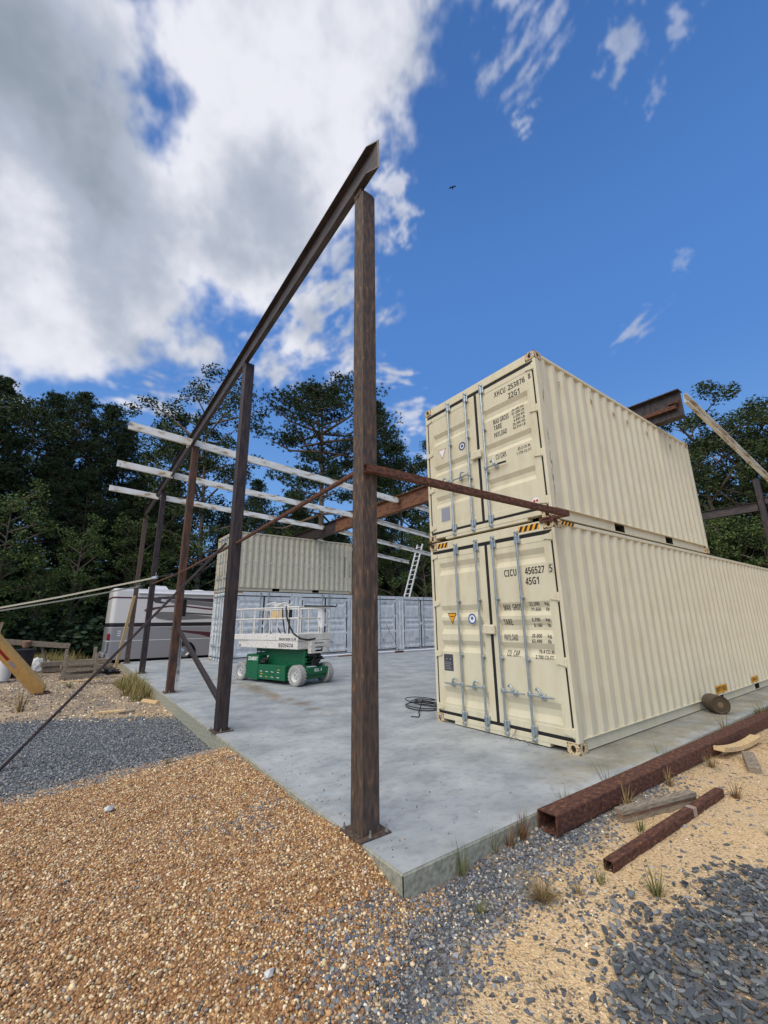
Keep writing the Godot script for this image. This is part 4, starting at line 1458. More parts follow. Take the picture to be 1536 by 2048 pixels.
func make_post(label: String, x: float, z: float, top: float, m: Material, turned := true) -> Node3D:
	var t := thing("steel_post", label, "post", Vector3(x, 0, z), 0.0, "posts along the open edge of the slab")
	# two channels welded toe to toe: rounded toes and a bead between them
	var h := 0.083
	var r := 0.014
	var o := PackedVector2Array()
	for q in [[1, 1], [-1, 1], [-1, -1], [1, -1]]:
		var sx: float = q[0]
		var sy: float = q[1]
		if sy > 0 and sx > 0:
			o.append_array(PackedVector2Array([Vector2(h, h - 0.006), Vector2(h - 0.006, h), Vector2(r, h), Vector2(0.007, h - 0.008), Vector2(0.0, h - 0.003), Vector2(-0.007, h - 0.008), Vector2(-r, h)]))
		elif sy > 0:
			o.append_array(PackedVector2Array([Vector2(-h + 0.006, h), Vector2(-h, h - 0.006)]))
		elif sx < 0:
			o.append_array(PackedVector2Array([Vector2(-h, -h + 0.006), Vector2(-h + 0.006, -h), Vector2(-r, -h), Vector2(-0.007, -h + 0.008), Vector2(0.0, -h + 0.003), Vector2(0.007, -h + 0.008), Vector2(r, -h)]))
		else:
			o.append_array(PackedVector2Array([Vector2(h - 0.006, -h), Vector2(h, -h + 0.006)]))
	var g := Geo.new()
	g.prism(o, 0.014, top, Transform3D(Basis(Vector3(1, 0, 0), Vector3(0, 0, -1), Vector3(0, 1, 0)), Vector3.ZERO))
	put("post_body", g, m, t)
	g = Geo.new()
	g.span(Vector3(-0.155, 0.001, -0.155), Vector3(0.135, 0.014, 0.135), 0.003)
	put("base_plate", g, M.rusty_steel, t)
	for k in [[-0.125, -0.125], [0.108, -0.125], [0.112, 0.03], [-0.128, 0.108]]:
		g = Geo.new()
		g.rod(Vector3(k[0], 0.012, k[1]), Vector3(k[0], 0.055, k[1]), 0.007, -1, 8)
		g.rod(Vector3(k[0], 0.0145, k[1]), Vector3(k[0], 0.0175, k[1]), 0.018, -1, 12)
		g.rod(Vector3(k[0], 0.0176, k[1]), Vector3(k[0], 0.031, k[1]), 0.013, -1, 6)
		put("anchor_bolt", g, M.bolt_steel, t)
	g = Geo.new()
	g.span(Vector3(-0.08, top + 0.001, -0.09), Vector3(0.05, top + 0.075, 0.09), 0.004)
	put("bearing_clip", g, m, t)
	return t


func steel_bar(called: String, label: String, cat: String, outline: PackedVector2Array, p: Vector3, q: Vector3, m: Material, group := "", part := "bar") -> Node3D:
	var g := Geo.new()
	g.bar(outline, p, q)
	var o := put(called, g, m)
	tag(o, label, cat, group)
	return o


func make_frame() -> void:
	make_post("rust brown steel post nearest the slab's corner, tallest in view", -0.045, 3.045, 6.20, M.rusty_steel)
	make_post("dark purple brown steel post in front of the far cream container", -4.02, 2.965, 6.20, M.dark_steel)
	make_post("bright orange rusted steel post between two dark ones, in front of the camper", -8.62, 2.80, 6.20, M.orange_rust)
	make_post("dark slim steel post just beyond the orange rusted one", -13.68, 2.69, 6.20, M.dark_steel)
	make_post("brown steel post at the far end of the row beside the camper's rear", -18.40, 2.60, 6.20, M.rusty_steel)
	# beam on top of the row
	var t := thing("edge_beam", "dark steel beam lying along the tops of the post row", "steel beam", Vector3(0, 6.275, 0))
	var g := Geo.new()
	var dir := Vector3(-18.9 - 0.21, 0, -0.49).normalized()
	# channel with its web inward, flanges toward the yard, near end cut on a slant
	var web := 3.095
	var sec := PackedVector2Array([Vector2(0, 0), Vector2(0, 0.39), Vector2(0.075, 0.39), Vector2(0.075, 0.378), Vector2(0.011, 0.376), Vector2(0.011, 0.014), Vector2(0.075, 0.012), Vector2(0.075, 0)])
	var ends := []
	for q in sec:
		ends.append([Vector3(0.31 - q.x * 1.9, q.y, web + q.x), Vector3(-18.9 + q.x * 1.2, q.y, web - 0.49 + q.x)])
	for i in sec.size():
		var j := (i + 1) % sec.size()
		g.quad(ends[i][0], ends[i][1], ends[j][1], ends[j][0])
	for q in [[0, 1, 4, 5], [1, 2, 3, 4], [0, 5, 6, 7]]:
		g.quad(ends[q[0]][0], ends[q[1]][0], ends[q[2]][0], ends[q[3]][0])
		g.quad(ends[q[3]][1], ends[q[2]][1], ends[q[1]][1], ends[q[0]][1])
	put("beam_body", g, M.mill_scale, t)
	for x in [-8.85, -11.65, -14.5]:
		g = Geo.new()
		var z: float = 3.075 + (x - 0.21) * (dir.z / dir.x)
		g.span(Vector3(x - 0.05, 0.02, z - 0.12), Vector3(x + 0.05, 0.12, z + 0.015), 0.003)
		g.span(Vector3(x - 0.05, 0.02, z + 0.04), Vector3(x + 0.05, 0.12, z + 0.14), 0.003)
		put("purlin_seat", g, M.purlin_paint, t)
	# deep beam over both container stacks
	var bz := -4.45
	t = thing("roof_beam", "deep rusty steel beam spanning from the near stack to the far stack", "steel beam", Vector3(0, 5.535, bz))
	g = Geo.new()
	g.bar(section_i(0.585, 0.23, 0.02, 0.013), Vector3(-13.4, 0, 0), Vector3(-1.5, 0, 0))
	put("middle_span", g, M.beam_rust, t)
	g = Geo.new()
	g.bar(section_i(0.585, 0.23, 0.02, 0.013), Vector3(-17.9, 0, 0), Vector3(-13.405, 0, 0))
	put("far_span", g, M.dark_steel, t)
	g = Geo.new()
	g.bar(section_i(0.585, 0.23, 0.02, 0.013), Vector3(-1.495, 0, 0), Vector3(0.50, 0, 0))
	put("near_span", g, M.dark_steel, t)
	for x in [-8.7, -11.6, -14.45, 0.36]:
		for s in [-1.0, 1.0]:
			g = Geo.new()
			g.span(Vector3(x - 0.09, 0.30, s * 0.02), Vector3(x + 0.09, 0.312, s * 0.12), 0.002)
			g.span(Vector3(x + 0.078, 0.3125, s * 0.02), Vector3(x + 0.09, 0.40, s * 0.12), 0.002)
			put("purlin_clip", g, M.red_rust, t)
	g = Geo.new()
	g.span(Vector3(-0.42, 0.19, 0.02), Vector3(0.40, 0.27, 0.10), 0.004)
	put("welded_angle", g, M.red_rust, t)
	for k in [[-0.28, 0], [-1.2, 0], [-15.6, 0], [-17.2, 0]]:
		g = Geo.new()
		g.span(Vector3(k[0] - 0.1, -0.022, -0.10), Vector3(k[0] + 0.1, -0.001, 0.10), 0.002)
		put("bearing_plate", g, M.red_rust, t)
	# white purlins
	var pc := section_c(0.20, 0.07, 0.004, 0.02)
	var names := ["white purlin with rust patches, topmost of the three that cross the post row", "white purlin with bolt holes at its free end, middle of the three crossing posts", "white purlin nearest the far container, lowest of the three that cross the post row"]
	var px := [-8.75, -11.62, -14.45]
	var ye := [6.53, 6.41, 6.37]
	for i in 3:
		var x: float = px[i]
		var p := thing("roof_purlin", names[i], "purlin", Vector3(x, 0, 0), 0.0, "white roof purlins")
		var zb := 3.075 + (x - 0.21) * (dir.z / dir.x)
		var y1 := 5.535 + 0.315
		var ym := lerpf(y1, ye[i] - 0.10, (zb - bz) / (4.40 - bz))
		g = Geo.new()
		g.bar(pc, Vector3(0, y1, bz + 0.02), Vector3(0, ym, zb - 0.02))
		put("inner_length", g, M.purlin_paint, p)
		g = Geo.new()
		g.bar(pc, Vector3(0, ym, zb + 0.02), Vector3(0, ye[i] - 0.10, 4.42 - 0.03 * i))
		put("overhang", g, M.purlin_paint, p)
		if i == 1:
			for k in 2:
				g = Geo.new()
				g.rod(Vector3(0.001, ye[i] - 0.03 - 0.09 * k, 4.30), Vector3(0.012, ye[i] - 0.03 - 0.09 * k, 4.30), 0.018, -1, 6)
				put("shade_disc", g, M.dark_steel, p)  # dark disc drawn for an open hole, its shade given as colour
	var back := [["white purlin running back from the deep beam just behind the near stack's upper door", -8.75, -11.8], ["white purlin running back from the deep beam, above the ladder's top", -11.62, -12.2], ["white purlin running back from the deep beam that the ladder leans on", -14.45, -12.4], ["white purlin end running back over the far container, lowest behind the deep beam", -17.2, -12.0]]
	for b in back:
		var x: float = b[1]
		var z1: float = b[2]
		var p := thing("roof_purlin", b[0], "purlin", Vector3(x, 0, 0), 0.0, "white roof purlins")
		g = Geo.new()
		g.bar(pc, Vector3(0, 5.85, bz - 0.02), Vector3(0, 5.85 + 0.105 * (z1 - bz), z1))
		put("channel", g, M.purlin_paint, p)
	var rp := thing("roof_purlin", "white purlin on the outer end of the deep beam beyond the near stack", "purlin", Vector3(0.50, 0, 0), 0.0, "white roof purlins")
	g = Geo.new()
	g.bar(section_c(0.20, 0.07, 0.004, 0.02), Vector3(0, 5.87, bz - 0.12), Vector3(0, 5.14, -11.6))
	put("channel", g, M.purlin_paint, rp)
	# post and cross beam of the frame behind the near stack
	var bp := thing("steel_post", "brown steel post behind the near stack with dark cross beams fixed to it", "post", Vector3(-0.25, 0, -13.2), 0.0, "posts of the back frame")
	g = Geo.new()
	g.prism(section_box(0.16, 0.16, 0.012), 0.0, 6.1, Transform3D(Basis(Vector3(1, 0, 0), Vector3(0, 0, -1), Vector3(0, 1, 0)), Vector3.ZERO))
	put("post_body", g, M.dark_steel, bp)
	for s in [[-0.11, -7.4, 5.02, 0.30], [0.11, 6.0, 5.20, 0.24]]:
		g = Geo.new()
		g.bar(section_i(s[3], 0.14, 0.012, 0.01), Vector3(s[0], s[2], 0.0), Vector3(s[1], s[2], 0.0))
		var o := put("cross_beam", g, M.mill_scale)
		o.position = Vector3(-0.25, 0, -13.2)
		tag(o, "dark cross beam from the back post toward the far stack" if s[0] < 0 else "dark cross beam on the outer side of the back post", "steel beam", "cross beams of the back frame")
	# thin rods between the posts, braces and stays
	var sq := section_box(0.04, 0.04, 0.006)
	var g2 := "bracing rods of the post row"
	steel_bar("brace_rod", "thin rusty rod from the nearest post down to the dark post", "rod", sq, Vector3(-0.15, 2.99, 3.02), Vector3(-3.93, 2.86, 2.96), M.red_rust, g2)
	steel_bar("brace_rod", "thin rusty rod between the dark post and the orange rusted post", "rod", sq, Vector3(-4.13, 2.86, 2.97), Vector3(-8.52, 2.82, 2.86), M.red_rust, g2)
	steel_bar("brace_rod", "thin rusty rod between the orange rusted post and the post beyond it", "rod", sq, Vector3(-8.73, 2.84, 2.83), Vector3(-13.57, 2.93, 2.72), M.red_rust, g2)
	steel_bar("stay_rod", "long rusty stay rod slanting from the dark post to the gravel", "rod", section_box(0.036, 0.036, 0.006), Vector3(-4.05, 2.86, 3.10), Vector3(-4.80, -0.36, 5.60), M.dark_steel)
	steel_bar("brace_strut", "dark rusty strut slanting from the orange rusted post to the slab", "strut", section_box(0.075, 0.075, 0.008), Vector3(-8.50, 1.46, 2.78), Vector3(-4.12, 0.33, 2.93), M.dark_steel)
	var an := steel_bar("angle_iron", "pale angle iron standing against the orange rusted post", "angle iron", PackedVector2Array([Vector2(0, 0), Vector2(0.06, 0), Vector2(0.06, 0.008), Vector2(0.008, 0.008), Vector2(0.008, 0.06), Vector2(0, 0.06)]), Vector3(-8.60, 0.005, 2.62), Vector3(-8.75, 1.40, 2.66), M.purlin_paint)
	steel_bar("leaning_plank", "thin pale plank leaning on the farthest post of the row", "plank", PackedVector2Array([Vector2(-0.06, 0), Vector2(0.06, 0), Vector2(0.06, 0.03), Vector2(-0.06, 0.03)]), Vector3(-18.6, -0.2, 2.95), Vector3(-17.9, 2.75, 2.70), M.pale_wood)
	# square tube from the nearest post to the corner of the stack
	var g3 := Geo.new()
	var a := Vector3(0.085, 2.915, 3.13)
	var b := Vector3(0.225, 2.90, 0.03)
	var z := (b - a).normalized()
	var x2 := UP.cross(z).normalized()
	hollow(g3, 0.062, 0.075, 0.005, 0.006, a.distance_to(b), Transform3D(Basis(x2, z.cross(x2), z), a))
	tag(put("square_tube", g3, M.red_rust), "rusty square tube with an open end, from the nearest post to the near stack", "tube")
	var g4 := Geo.new()
	g4.span(Vector3(-0.20, 2.855, 0.005), Vector3(0.02, 2.925, 0.022), 0.003)
	g4.span(Vector3(0.004, 2.84, -0.06), Vector3(0.02, 2.93, 0.0045), 0.003)
	g4.span(Vector3(0.021, 2.875, -0.02), Vector3(0.20, 2.90, 0.04), 0.003)
	tag(put("tube_bracket", g4, M.red_rust), "rusty bracket holding the square tube at the corner between stacked containers", "bracket")
	# ratchet straps from two posts to the machine outside the frame
	for s in [["grey ratchet strap tied to the orange rusted post", Vector3(-8.62, 2.80, 2.92), Vector3(-9.3, 2.74, 3.3), Vector3(-12.4, 1.86, 7.2)], ["pale ratchet strap tied to the slim post beyond the orange rusted one", Vector3(-13.7, 2.96, 2.80), Vector3(-14.05, 2.86, 3.05), Vector3(-12.6, 1.80, 7.25)]]:
		var st := thing("ratchet_strap", s[0], "strap", Vector3.ZERO, 0.0, "straps from the posts to the yellow machine")
		var p0: Vector3 = s[1]
		var p1: Vector3 = s[2]
		var p2: Vector3 = s[3]
		var h := Geo.new()
		var mid := (p1 + p2) / 2 + Vector3(0, -0.03, 0)
		for k in [[p1, mid], [mid, p2]]:
			h.bar(PackedVector2Array([Vector2(-0.003, -0.021), Vector2(0.003, -0.021), Vector2(0.003, 0.021), Vector2(-0.003, 0.021)]), k[0], k[1])
		put("webbing", h, M.strap_web, st)
		h = Geo.new()
		h.box(p1, Vector3(0.16, 0.07, 0.07), 0.01, Basis.looking_at(p2 - p1) * Basis(UP, PI / 2))
		h.rod(p1 + Vector3(0, 0.03, 0), p1 + Vector3(0.12, 0.10, 0), 0.012, -1, 6)
		put("ratchet", h, M.zinc, st)
		h = Geo.new()
		h.rod(p0, p1, 0.014, -1, 6)
		put("hook_cable", h, M.dark_cord, st)


# ---------------------------------------------------------------- scissor lift
func make_lift() -> void:
	var t := thing("scissor_lift", "green and white scissor lift with grey tyres standing on the slab", "scissor lift", Vector3(-8.7, 0, -0.10), deg_to_rad(15.4))
	var G: Material = M.lift_green
	var Wm: Material = M.lift_white
	for q in [[1.14, 0.49], [-1.20, 0.49], [1.14, -0.49], [-1.20, -0.49]]:
		var w := Node3D.new()
		w.name = numbered(t, "wheel")
		t.add_child(w, true)
		var s := signf(q[1])
		w.transform = Transform3D(Basis(Vector3.RIGHT, s * PI / 2), Vector3(q[0], 0.255, q[1]))
		var g := Geo.new()
		g.lathe(PackedVector2Array([Vector2(0.155, -0.10), Vector2(0.225, -0.105), Vector2(0.25, -0.08), Vector2(0.255, 0.0), Vector2(0.25, 0.08), Vector2(0.225, 0.105), Vector2(0.155, 0.10)]), 28)
		for k in 20:
			var a := TAU * k / 20
			for sd in [-1.0, 1.0]:
				var aa: float = a + (PI / 20 if sd > 0 else 0.0)
				g.box(Vector3(cos(aa) * 0.251, sd * 0.055, sin(aa) * 0.251), Vector3(0.018, 0.085, 0.042), 0.005, Basis(UP, -aa) * Basis(Vector3.RIGHT, sd * 0.35))
		put("tyre", g, M.grey_tyre, w)
		g = Geo.new()
		g.lathe(PackedVector2Array([Vector2(0.0, 0.02), Vector2(0.045, 0.02), Vector2(0.05, 0.075), Vector2(0.058, 0.075), Vector2(0.062, 0.03), Vector2(0.12, 0.045), Vector2(0.14, 0.085), Vector2(0.157, 0.085), Vector2(0.157, -0.09), Vector2(0.0, -0.09)]), 24)
		put("rim", g, M.white_plastic, w)
		g = Geo.new()
		for k in 5:
			var a := TAU * k / 5
			g.rod(Vector3(cos(a) * 0.085, 0.03, sin(a) * 0.085), Vector3(cos(a) * 0.085, 0.055, sin(a) * 0.085), 0.012, -1, 6)
		put("lug_nut", g, M.zinc, w)
	var g := Geo.new()
	g.span(Vector3(-1.0, 0.14, -0.36), Vector3(1.2, 0.36, 0.34), 0.01)
	put("chassis", g, G, t)
	g = Geo.new()
	g.prism(PackedVector2Array([Vector2(-0.97, 0.10), Vector2(-0.42, 0.06), Vector2(-0.40, 0.70), Vector2(-0.95, 0.72)]), 0.28, 0.56)
	put("battery_cabinet", g, G, t)
	g = Geo.new()
	g.span(Vector3(-0.395, 0.10, 0.345), Vector3(0.74, 0.47, 0.565), 0.012)
	put("engine_cabinet", g, G, t)
	for k in 4:
		for r in 4:
			g = Geo.new()
			var a := -0.30 + k * 0.24 + 0.02 * (r % 2)
			g.box(Vector3(a + 0.05, 0.17 + r * 0.065, 0.567), Vector3(0.095, 0.016, 0.012), 0.004, Basis(Vector3.BACK, -0.06))
			put("louvre", g, M.yellow_decal if (k + r) % 5 == 1 else M.lift_white if r % 2 == 0 else G, t)
	# folded scissor stack
	for k in 5:
		g = Geo.new()
		for s in [-1.0, 1.0]:
			g.box(Vector3(0.14, 0.475 + k * 0.085, s * 0.25), Vector3(2.1, 0.078, 0.05), 0.008, Basis(Vector3.BACK, 0.012 * (1 if k % 2 else -1)))
		g.rod(Vector3(-0.86, 0.475 + k * 0.085, -0.28), Vector3(-0.86, 0.475 + k * 0.085, 0.28), 0.022, -1, 8)
		g.rod(Vector3(1.14, 0.475 + k * 0.085, -0.28), Vector3(1.14, 0.475 + k * 0.085, 0.28), 0.022, -1, 8)
		put("scissor_arm", g, G, t)
	g = Geo.new()
	g.span(Vector3(-0.33, 0.45, 0.283), Vector3(1.19, 0.885, 0.30), 0.004)
	put("side_shield", g, G, t)
	g = Geo.new()
	for k in 26:
		g.box(Vector3(1.20 + rng.randf() * 0.05, 0.50 + rng.randf() * 0.34, -0.34 + rng.randf() * 0.6), Vector3(0.06, rng.randf_range(0.03, 0.10), rng.randf_range(0.04, 0.16)), 0.006)
	put("hydraulic_block", g, M.black_part, t)
	g = Geo.new()
	g.span(Vector3(1.17, 0.26, -0.40), Vector3(1.36, 0.43, 0.34), 0.012)
	g.span(Vector3(1.15, 0.15, -0.36), Vector3(1.30, 0.255, 0.30), 0.01)
	put("front_bumper", g, G, t)
	g = Geo.new()
	g.path(PackedVector3Array([Vector3(-0.34, 0.56, 0.47), Vector3(-0.22, 0.62, 0.50), Vector3(-0.12, 0.60, 0.48), Vector3(-0.10, 0.66, 0.44)]), PackedFloat32Array([0.03]), 8)
	g.span(Vector3(-0.38, 0.50, 0.38), Vector3(-0.18, 0.57, 0.52), 0.01)
	put("control_valve", g, M.black_part, t)
	g = Geo.new()
	g.rod(Vector3(-0.12, 0.665, 0.46), Vector3(-0.12, 0.70, 0.46), 0.025, -1, 8)
	put("beacon", g, M.white_plastic, t)
	# platform
	g = Geo.new()
	g.span(Vector3(-0.94, 0.895, -0.60), Vector3(1.20, 1.10, 0.575), 0.012)
	g.span(Vector3(-1.42, 0.90, -0.55), Vector3(-0.945, 1.10, 0.55), 0.012)
	put("platform_skirt", g, Wm, t)
	g = Geo.new()
	g.span(Vector3(-1.82, 1.105, -0.62), Vector3(0.31, 1.255, 0.585), 0.01)
	put("extension_deck", g, Wm, t)
	g = Geo.new()
	g.span(Vector3(0.315, 1.105, -0.62), Vector3(1.21, 1.285, 0.58), 0.01)
	put("main_deck", g, Wm, t)
	g = Geo.new()
	g.rod(Vector3(-1.33, 0.955, 0.548), Vector3(-1.33, 0.955, 0.556), 0.03, -1, 12)
	put("pin_hole_shade", g, M.dark_steel, t)  # dark disc in place of an open hole, shade painted by its colour
	g = Geo.new()
	g.span(Vector3(1.205, 0.952, -0.36), Vector3(1.33, 1.095, 0.22), 0.008)
	g.span(Vector3(1.205, 0.78, -0.36), Vector3(1.33, 0.818, 0.22), 0.008)
	g.span(Vector3(1.205, 0.8185, -0.36), Vector3(1.33, 0.9515, -0.255), 0.006)
	g.span(Vector3(1.205, 0.8185, 0.055), Vector3(1.33, 0.9515, 0.22), 0.006)
	put("control_box", g, Wm, t)
	# rails
	var zs := 0.55
	var post := func(x: float, z: float, y0: float, r: float) -> void:
		var h := Geo.new()
		h.rod(Vector3(x, y0, z), Vector3(x, 1.97, z), r, -1, 8)
		put("rail_post", h, Wm, t)
	for z in [zs, -0.58]:
		for x in [-1.78, -1.36, -0.69, 0.0, 0.33, 0.76, 1.18]:
			post.call(x, z, 1.25, 0.017 if x < 1.0 else 0.026)
	for z in [0.2, -0.2]:
		post.call(-1.78, z, 1.25, 0.017)
	post.call(1.18, -0.28, 1.27, 0.024)
	for y in [1.97, 1.68]:
		for z in [zs, -0.58]:
			g = Geo.new()
			g.rod(Vector3(-1.80, y, z), Vector3(1.20, y, z), 0.02, -1, 8)
			put("guard_rail", g, Wm, t)
		g = Geo.new()
		g.rod(Vector3(-1.78, y, -0.58), Vector3(-1.78, y, zs), 0.02, -1, 8)
		put("guard_rail", g, Wm, t)
		g = Geo.new()
		g.rod(Vector3(1.19, y, -0.58), Vector3(1.19, y, zs), 0.02, -1, 8)
		put("guard_rail", g, Wm, t)
	g = Geo.new()
	g.rod(Vector3(0.34, 2.02, -0.62), Vector3(1.24, 2.02, -0.66), 0.014, -1, 8)
	g.path(PackedVector3Array([Vector3(1.22, 2.0, 0.40), Vector3(1.25, 2.0, -0.3), Vector3(1.30, 2.0, -0.72), Vector3(1.31, 2.06, -0.76)]), PackedFloat32Array([0.018]), 8)
	put("gate_bar", g, M.black_part, t)
	# clutter on the deck: plank, control station, hoses, a knotted sheet
	g = Geo.new()
	g.span(Vector3(-1.35, 1.70, -0.45), Vector3(-0.70, 1.93, -0.42), 0.006)
	put("sign_board", g, M.pale_wood, t)
	g = Geo.new()
	g.span(Vector3(0.52, 1.70, 0.30), Vector3(0.64, 1.92, 0.42), 0.012)
	g.span(Vector3(0.54, 1.28, 0.32), Vector3(0.58, 1.70, 0.36), 0.004)
	put("control_station", g, M.black_part, t)
	g = Geo.new()
	for k in 14:
		g.box(Vector3(-0.62 + rng.randf() * 0.75, 1.98 + rng.randf() * 0.16, -0.2 + rng.randf() * 0.4), Vector3(rng.randf_range(0.06, 0.4), 0.03, 0.04), 0.006, Basis(Vector3.BACK, rng.randfn() * 0.25) * Basis(UP, rng.randf()))
	put("scrap_pieces", g, M.lift_white, t)
	g = Geo.new()
	g.path(PackedVector3Array([Vector3(0.62, 2.0, 0.50), Vector3(0.72, 1.95, 0.60), Vector3(0.80, 1.72, 0.63), Vector3(0.93, 1.50, 0.64), Vector3(1.10, 1.30, 0.64), Vector3(1.25, 1.165, 0.52), Vector3(1.30, 1.13, 0.30), Vector3(1.30, 1.15, 0.05)]), PackedFloat32Array([0.022]), 8)
	g.path(PackedVector3Array([Vector3(0.45, 1.98, 0.50), Vector3(0.50, 1.72, 0.52), Vector3(0.55, 1.45, 0.50), Vector3(0.57, 1.26, 0.46)]), PackedFloat32Array([0.016]), 8)
	g.path(PackedVector3Array([Vector3(-0.22, 1.95, 0.1), Vector3(-0.20, 1.70, 0.16), Vector3(-0.10, 1.45, 0.2), Vector3(0.05, 1.27, 0.2)]), PackedFloat32Array([0.014]), 8)
	g.path(PackedVector3Array([Vector3(-0.64, 1.90, 0.1), Vector3(-0.56, 1.60, 0.12), Vector3(-0.62, 1.40, 0.1), Vector3(-0.50, 1.27, 0.1)]), PackedFloat32Array([0.014]), 8)
	put("hose", g, M.black_rubber, t)
	g = Geo.new()
	g.path(PackedVector3Array([Vector3(1.17, 1.92, -0.30), Vector3(1.16, 1.82, -0.31), Vector3(1.14, 1.66, -0.31), Vector3(1.17, 1.52, -0.30), Vector3(1.18, 1.40, -0.30)]), PackedFloat32Array([0.04, 0.10, 0.12, 0.09, 0.03]), 9)
	put("tied_sheet", g, M.white_cloth, t)
	# lettering
	lettering(t, "BS05474", 0.45, 1.03, 0.935, 0.105, 0.5765, M.black_ink)
	lettering(t, "200-947 8230  7x IN", 0.46, 1.15, 1.125, 0.055, 0.587, M.dark_plate)
	lettering(t, "2548RT", -0.88, -0.44, 0.56, 0.10, 0.5615, M.white_decal, [], 0.0, "Droid Sans")
	var e := Node3D.new()
	e.name = numbered(t, "end_lettering")
	t.add_child(e, true)
	e.transform = Transform3D(Basis(UP, PI / 2), Vector3(1.362, 0.31, 0.0))
	lettering(e, "BSL 4", -0.10, 0.16, 0.02, 0.075, 0.0, M.white_decal)
	e = Node3D.new()
	e.name = numbered(t, "end_lettering")
	t.add_child(e, true)
	e.transform = Transform3D(Basis(UP, PI / 2), Vector3(1.3325, 1.02, 0.0))
	lettering(e, "BS05474", -0.08, 0.22, 0.0, 0.04, 0.0, M.dark_plate)


# ---------------------------------------------------------------- camper
func make_camper() -> void:
	var X := -21.9
	var t := thing("motorhome", "silver and grey motorhome with maroon swooshes parked beyond the slab", "motorhome", Vector3(X, 0, 0))
	var body := func(y0: float, y1: float, grow: float) -> PackedVector2Array:
		# plan view outline (x, -z) with rounded rear corners
		var p := PackedVector2Array()
		var r := 0.22
		for k in 7:
			var a := PI / 2 * k / 6.0
			p.append(Vector2(grow - r + r * cos(a), 3.14 + grow - r + r * sin(a)))
		for k in 7:
			var a := PI / 2 + PI / 2 * k / 6.0
			p.append(Vector2(-2.5 - grow + r + r * cos(a), 3.14 + grow - r + r * sin(a)))
		p.append(Vector2(-2.5 - grow, -7.6))
		p.append(Vector2(grow, -7.6))
		return p
	var lay := Basis(Vector3(1, 0, 0), Vector3(0, 0, 1), Vector3(0, -1, 0))
	var slab := func(called: String, y0: float, y1: float, grow: float, m: Material) -> void:
		var g := Geo.new()
		g.prism(body.call(y0, y1, grow), -y1, -y0, Transform3D(lay, Vector3.ZERO))
		put(called, g, m, t)
	var low := Geo.new()
	var rear := PackedVector2Array()
	for q in body.call(0, 0, 0.0):
		rear.append(Vector2(q.x, maxf(q.y, 1.0)))
	low.prism(rear, -1.44, 0.06, Transform3D(lay, Vector3.ZERO))
	var flank := PackedVector2Array([Vector2(-0.999, -0.06), Vector2(-0.999, 1.44), Vector2(7.6, 1.44), Vector2(7.6, -0.06)])
	for wz in [5.9, 0.40]:
		for k in 15:
			var an := PI * k / 14.0
			flank.append(Vector2(wz + 0.60 * cos(an), 0.02 + 0.68 * sin(an)) if k > 0 and k < 14 else Vector2(wz + 0.60 * cos(an), -0.06))
	low.prism(flank, -2.5, 0.0, Transform3D(Basis(Vector3(0, 0, -1), UP, Vector3(1, 0, 0)), Vector3.ZERO))
	put("lower_body", low, M.camper_grey, t)
	slab.call("upper_body", 1.441, 3.22, -0.004, M.camper_silver)
	slab.call("roof_cap", 3.221, 3.34, -0.03, M.camper_roof)
	slab.call("dark_band", 1.47, 1.66, 0.002, M.stripe_black)
	slab.call("maroon_line", 2.85, 2.925, 0.002, M.stripe_maroon)
	slab.call("white_line", 0.80, 0.825, 0.003, M.camper_roof)
	var side := func(called: String, pts: Array, proud: float, m: Material) -> void:
		# outline in (z, y) on the long side
		var o := PackedVector2Array()
		for q in pts: o.append(Vector2(-q[0], q[1]))
		var g := Geo.new()
		g.prism(o, 0.0, 0.004, Transform3D(Basis(Vector3(0, 0, -1), UP, Vector3(1, 0, 0)), Vector3(proud, 0, 0)))
		put(called, g, m, t)
	side.call("swoosh", [[1.40, 2.80], [1.15, 2.95], [0.5, 3.0], [-1.5, 2.86], [-6.5, 2.5], [-6.5, 2.38], [-1.5, 2.73], [0.45, 2.88], [0.98, 2.86], [1.0, 2.74], [0.6, 2.66], [0.95, 2.62], [1.25, 2.66]], 0.001, M.stripe_charcoal)
	side.call("swoosh", [[0.80, 2.80], [0.5, 2.83], [-0.4, 2.80], [-2.6, 2.60], [-2.6, 2.36], [-0.8, 2.56], [0.4, 2.64]], 0.0012, M.stripe_grey)
	side.call("swoosh", [[1.72, 2.25], [1.6, 2.38], [1.3, 2.42], [0.55, 2.53], [-0.3, 2.52], [-1.45, 2.40], [-6.5, 2.1], [-6.5, 2.04], [-1.45, 2.32], [-0.3, 2.45], [0.55, 2.46], [1.2, 2.33], [1.4, 2.24], [1.55, 2.18]], 0.0015, M.stripe_maroon)
	side.call("swoosh", [[1.27, 2.02], [0.97, 2.20], [0.4, 2.19], [-1.48, 1.97], [-6.5, 1.7], [-6.5, 1.60], [-1.48, 1.85], [0.46, 1.76], [1.05, 1.86]], 0.001, M.stripe_grey)
	side.call("swoosh", [[0.3, 2.22], [-1.48, 2.10], [-6.5, 1.86], [-6.5, 1.78], [-1.48, 2.03], [0.3, 2.15]], 0.0018, M.stripe_charcoal)
	side.call("swoosh", [[0.55, 1.36], [-0.2, 1.26], [-1.5, 1.14], [-6.5, 0.7], [-6.5, 0.4], [-1.6, 0.86], [-1.1, 1.02], [-0.2, 1.17]], 0.0015, M.stripe_maroon)
	side.call("window_frame", [[0.22, 2.84], [-0.27, 2.84], [-0.27, 1.97], [0.22, 1.97]], 0.003, M.black_part)
	side.call("window_pane", [[0.19, 2.81], [-0.24, 2.81], [-0.24, 2.44], [0.19, 2.44]], 0.0075, M.tinted_glass)
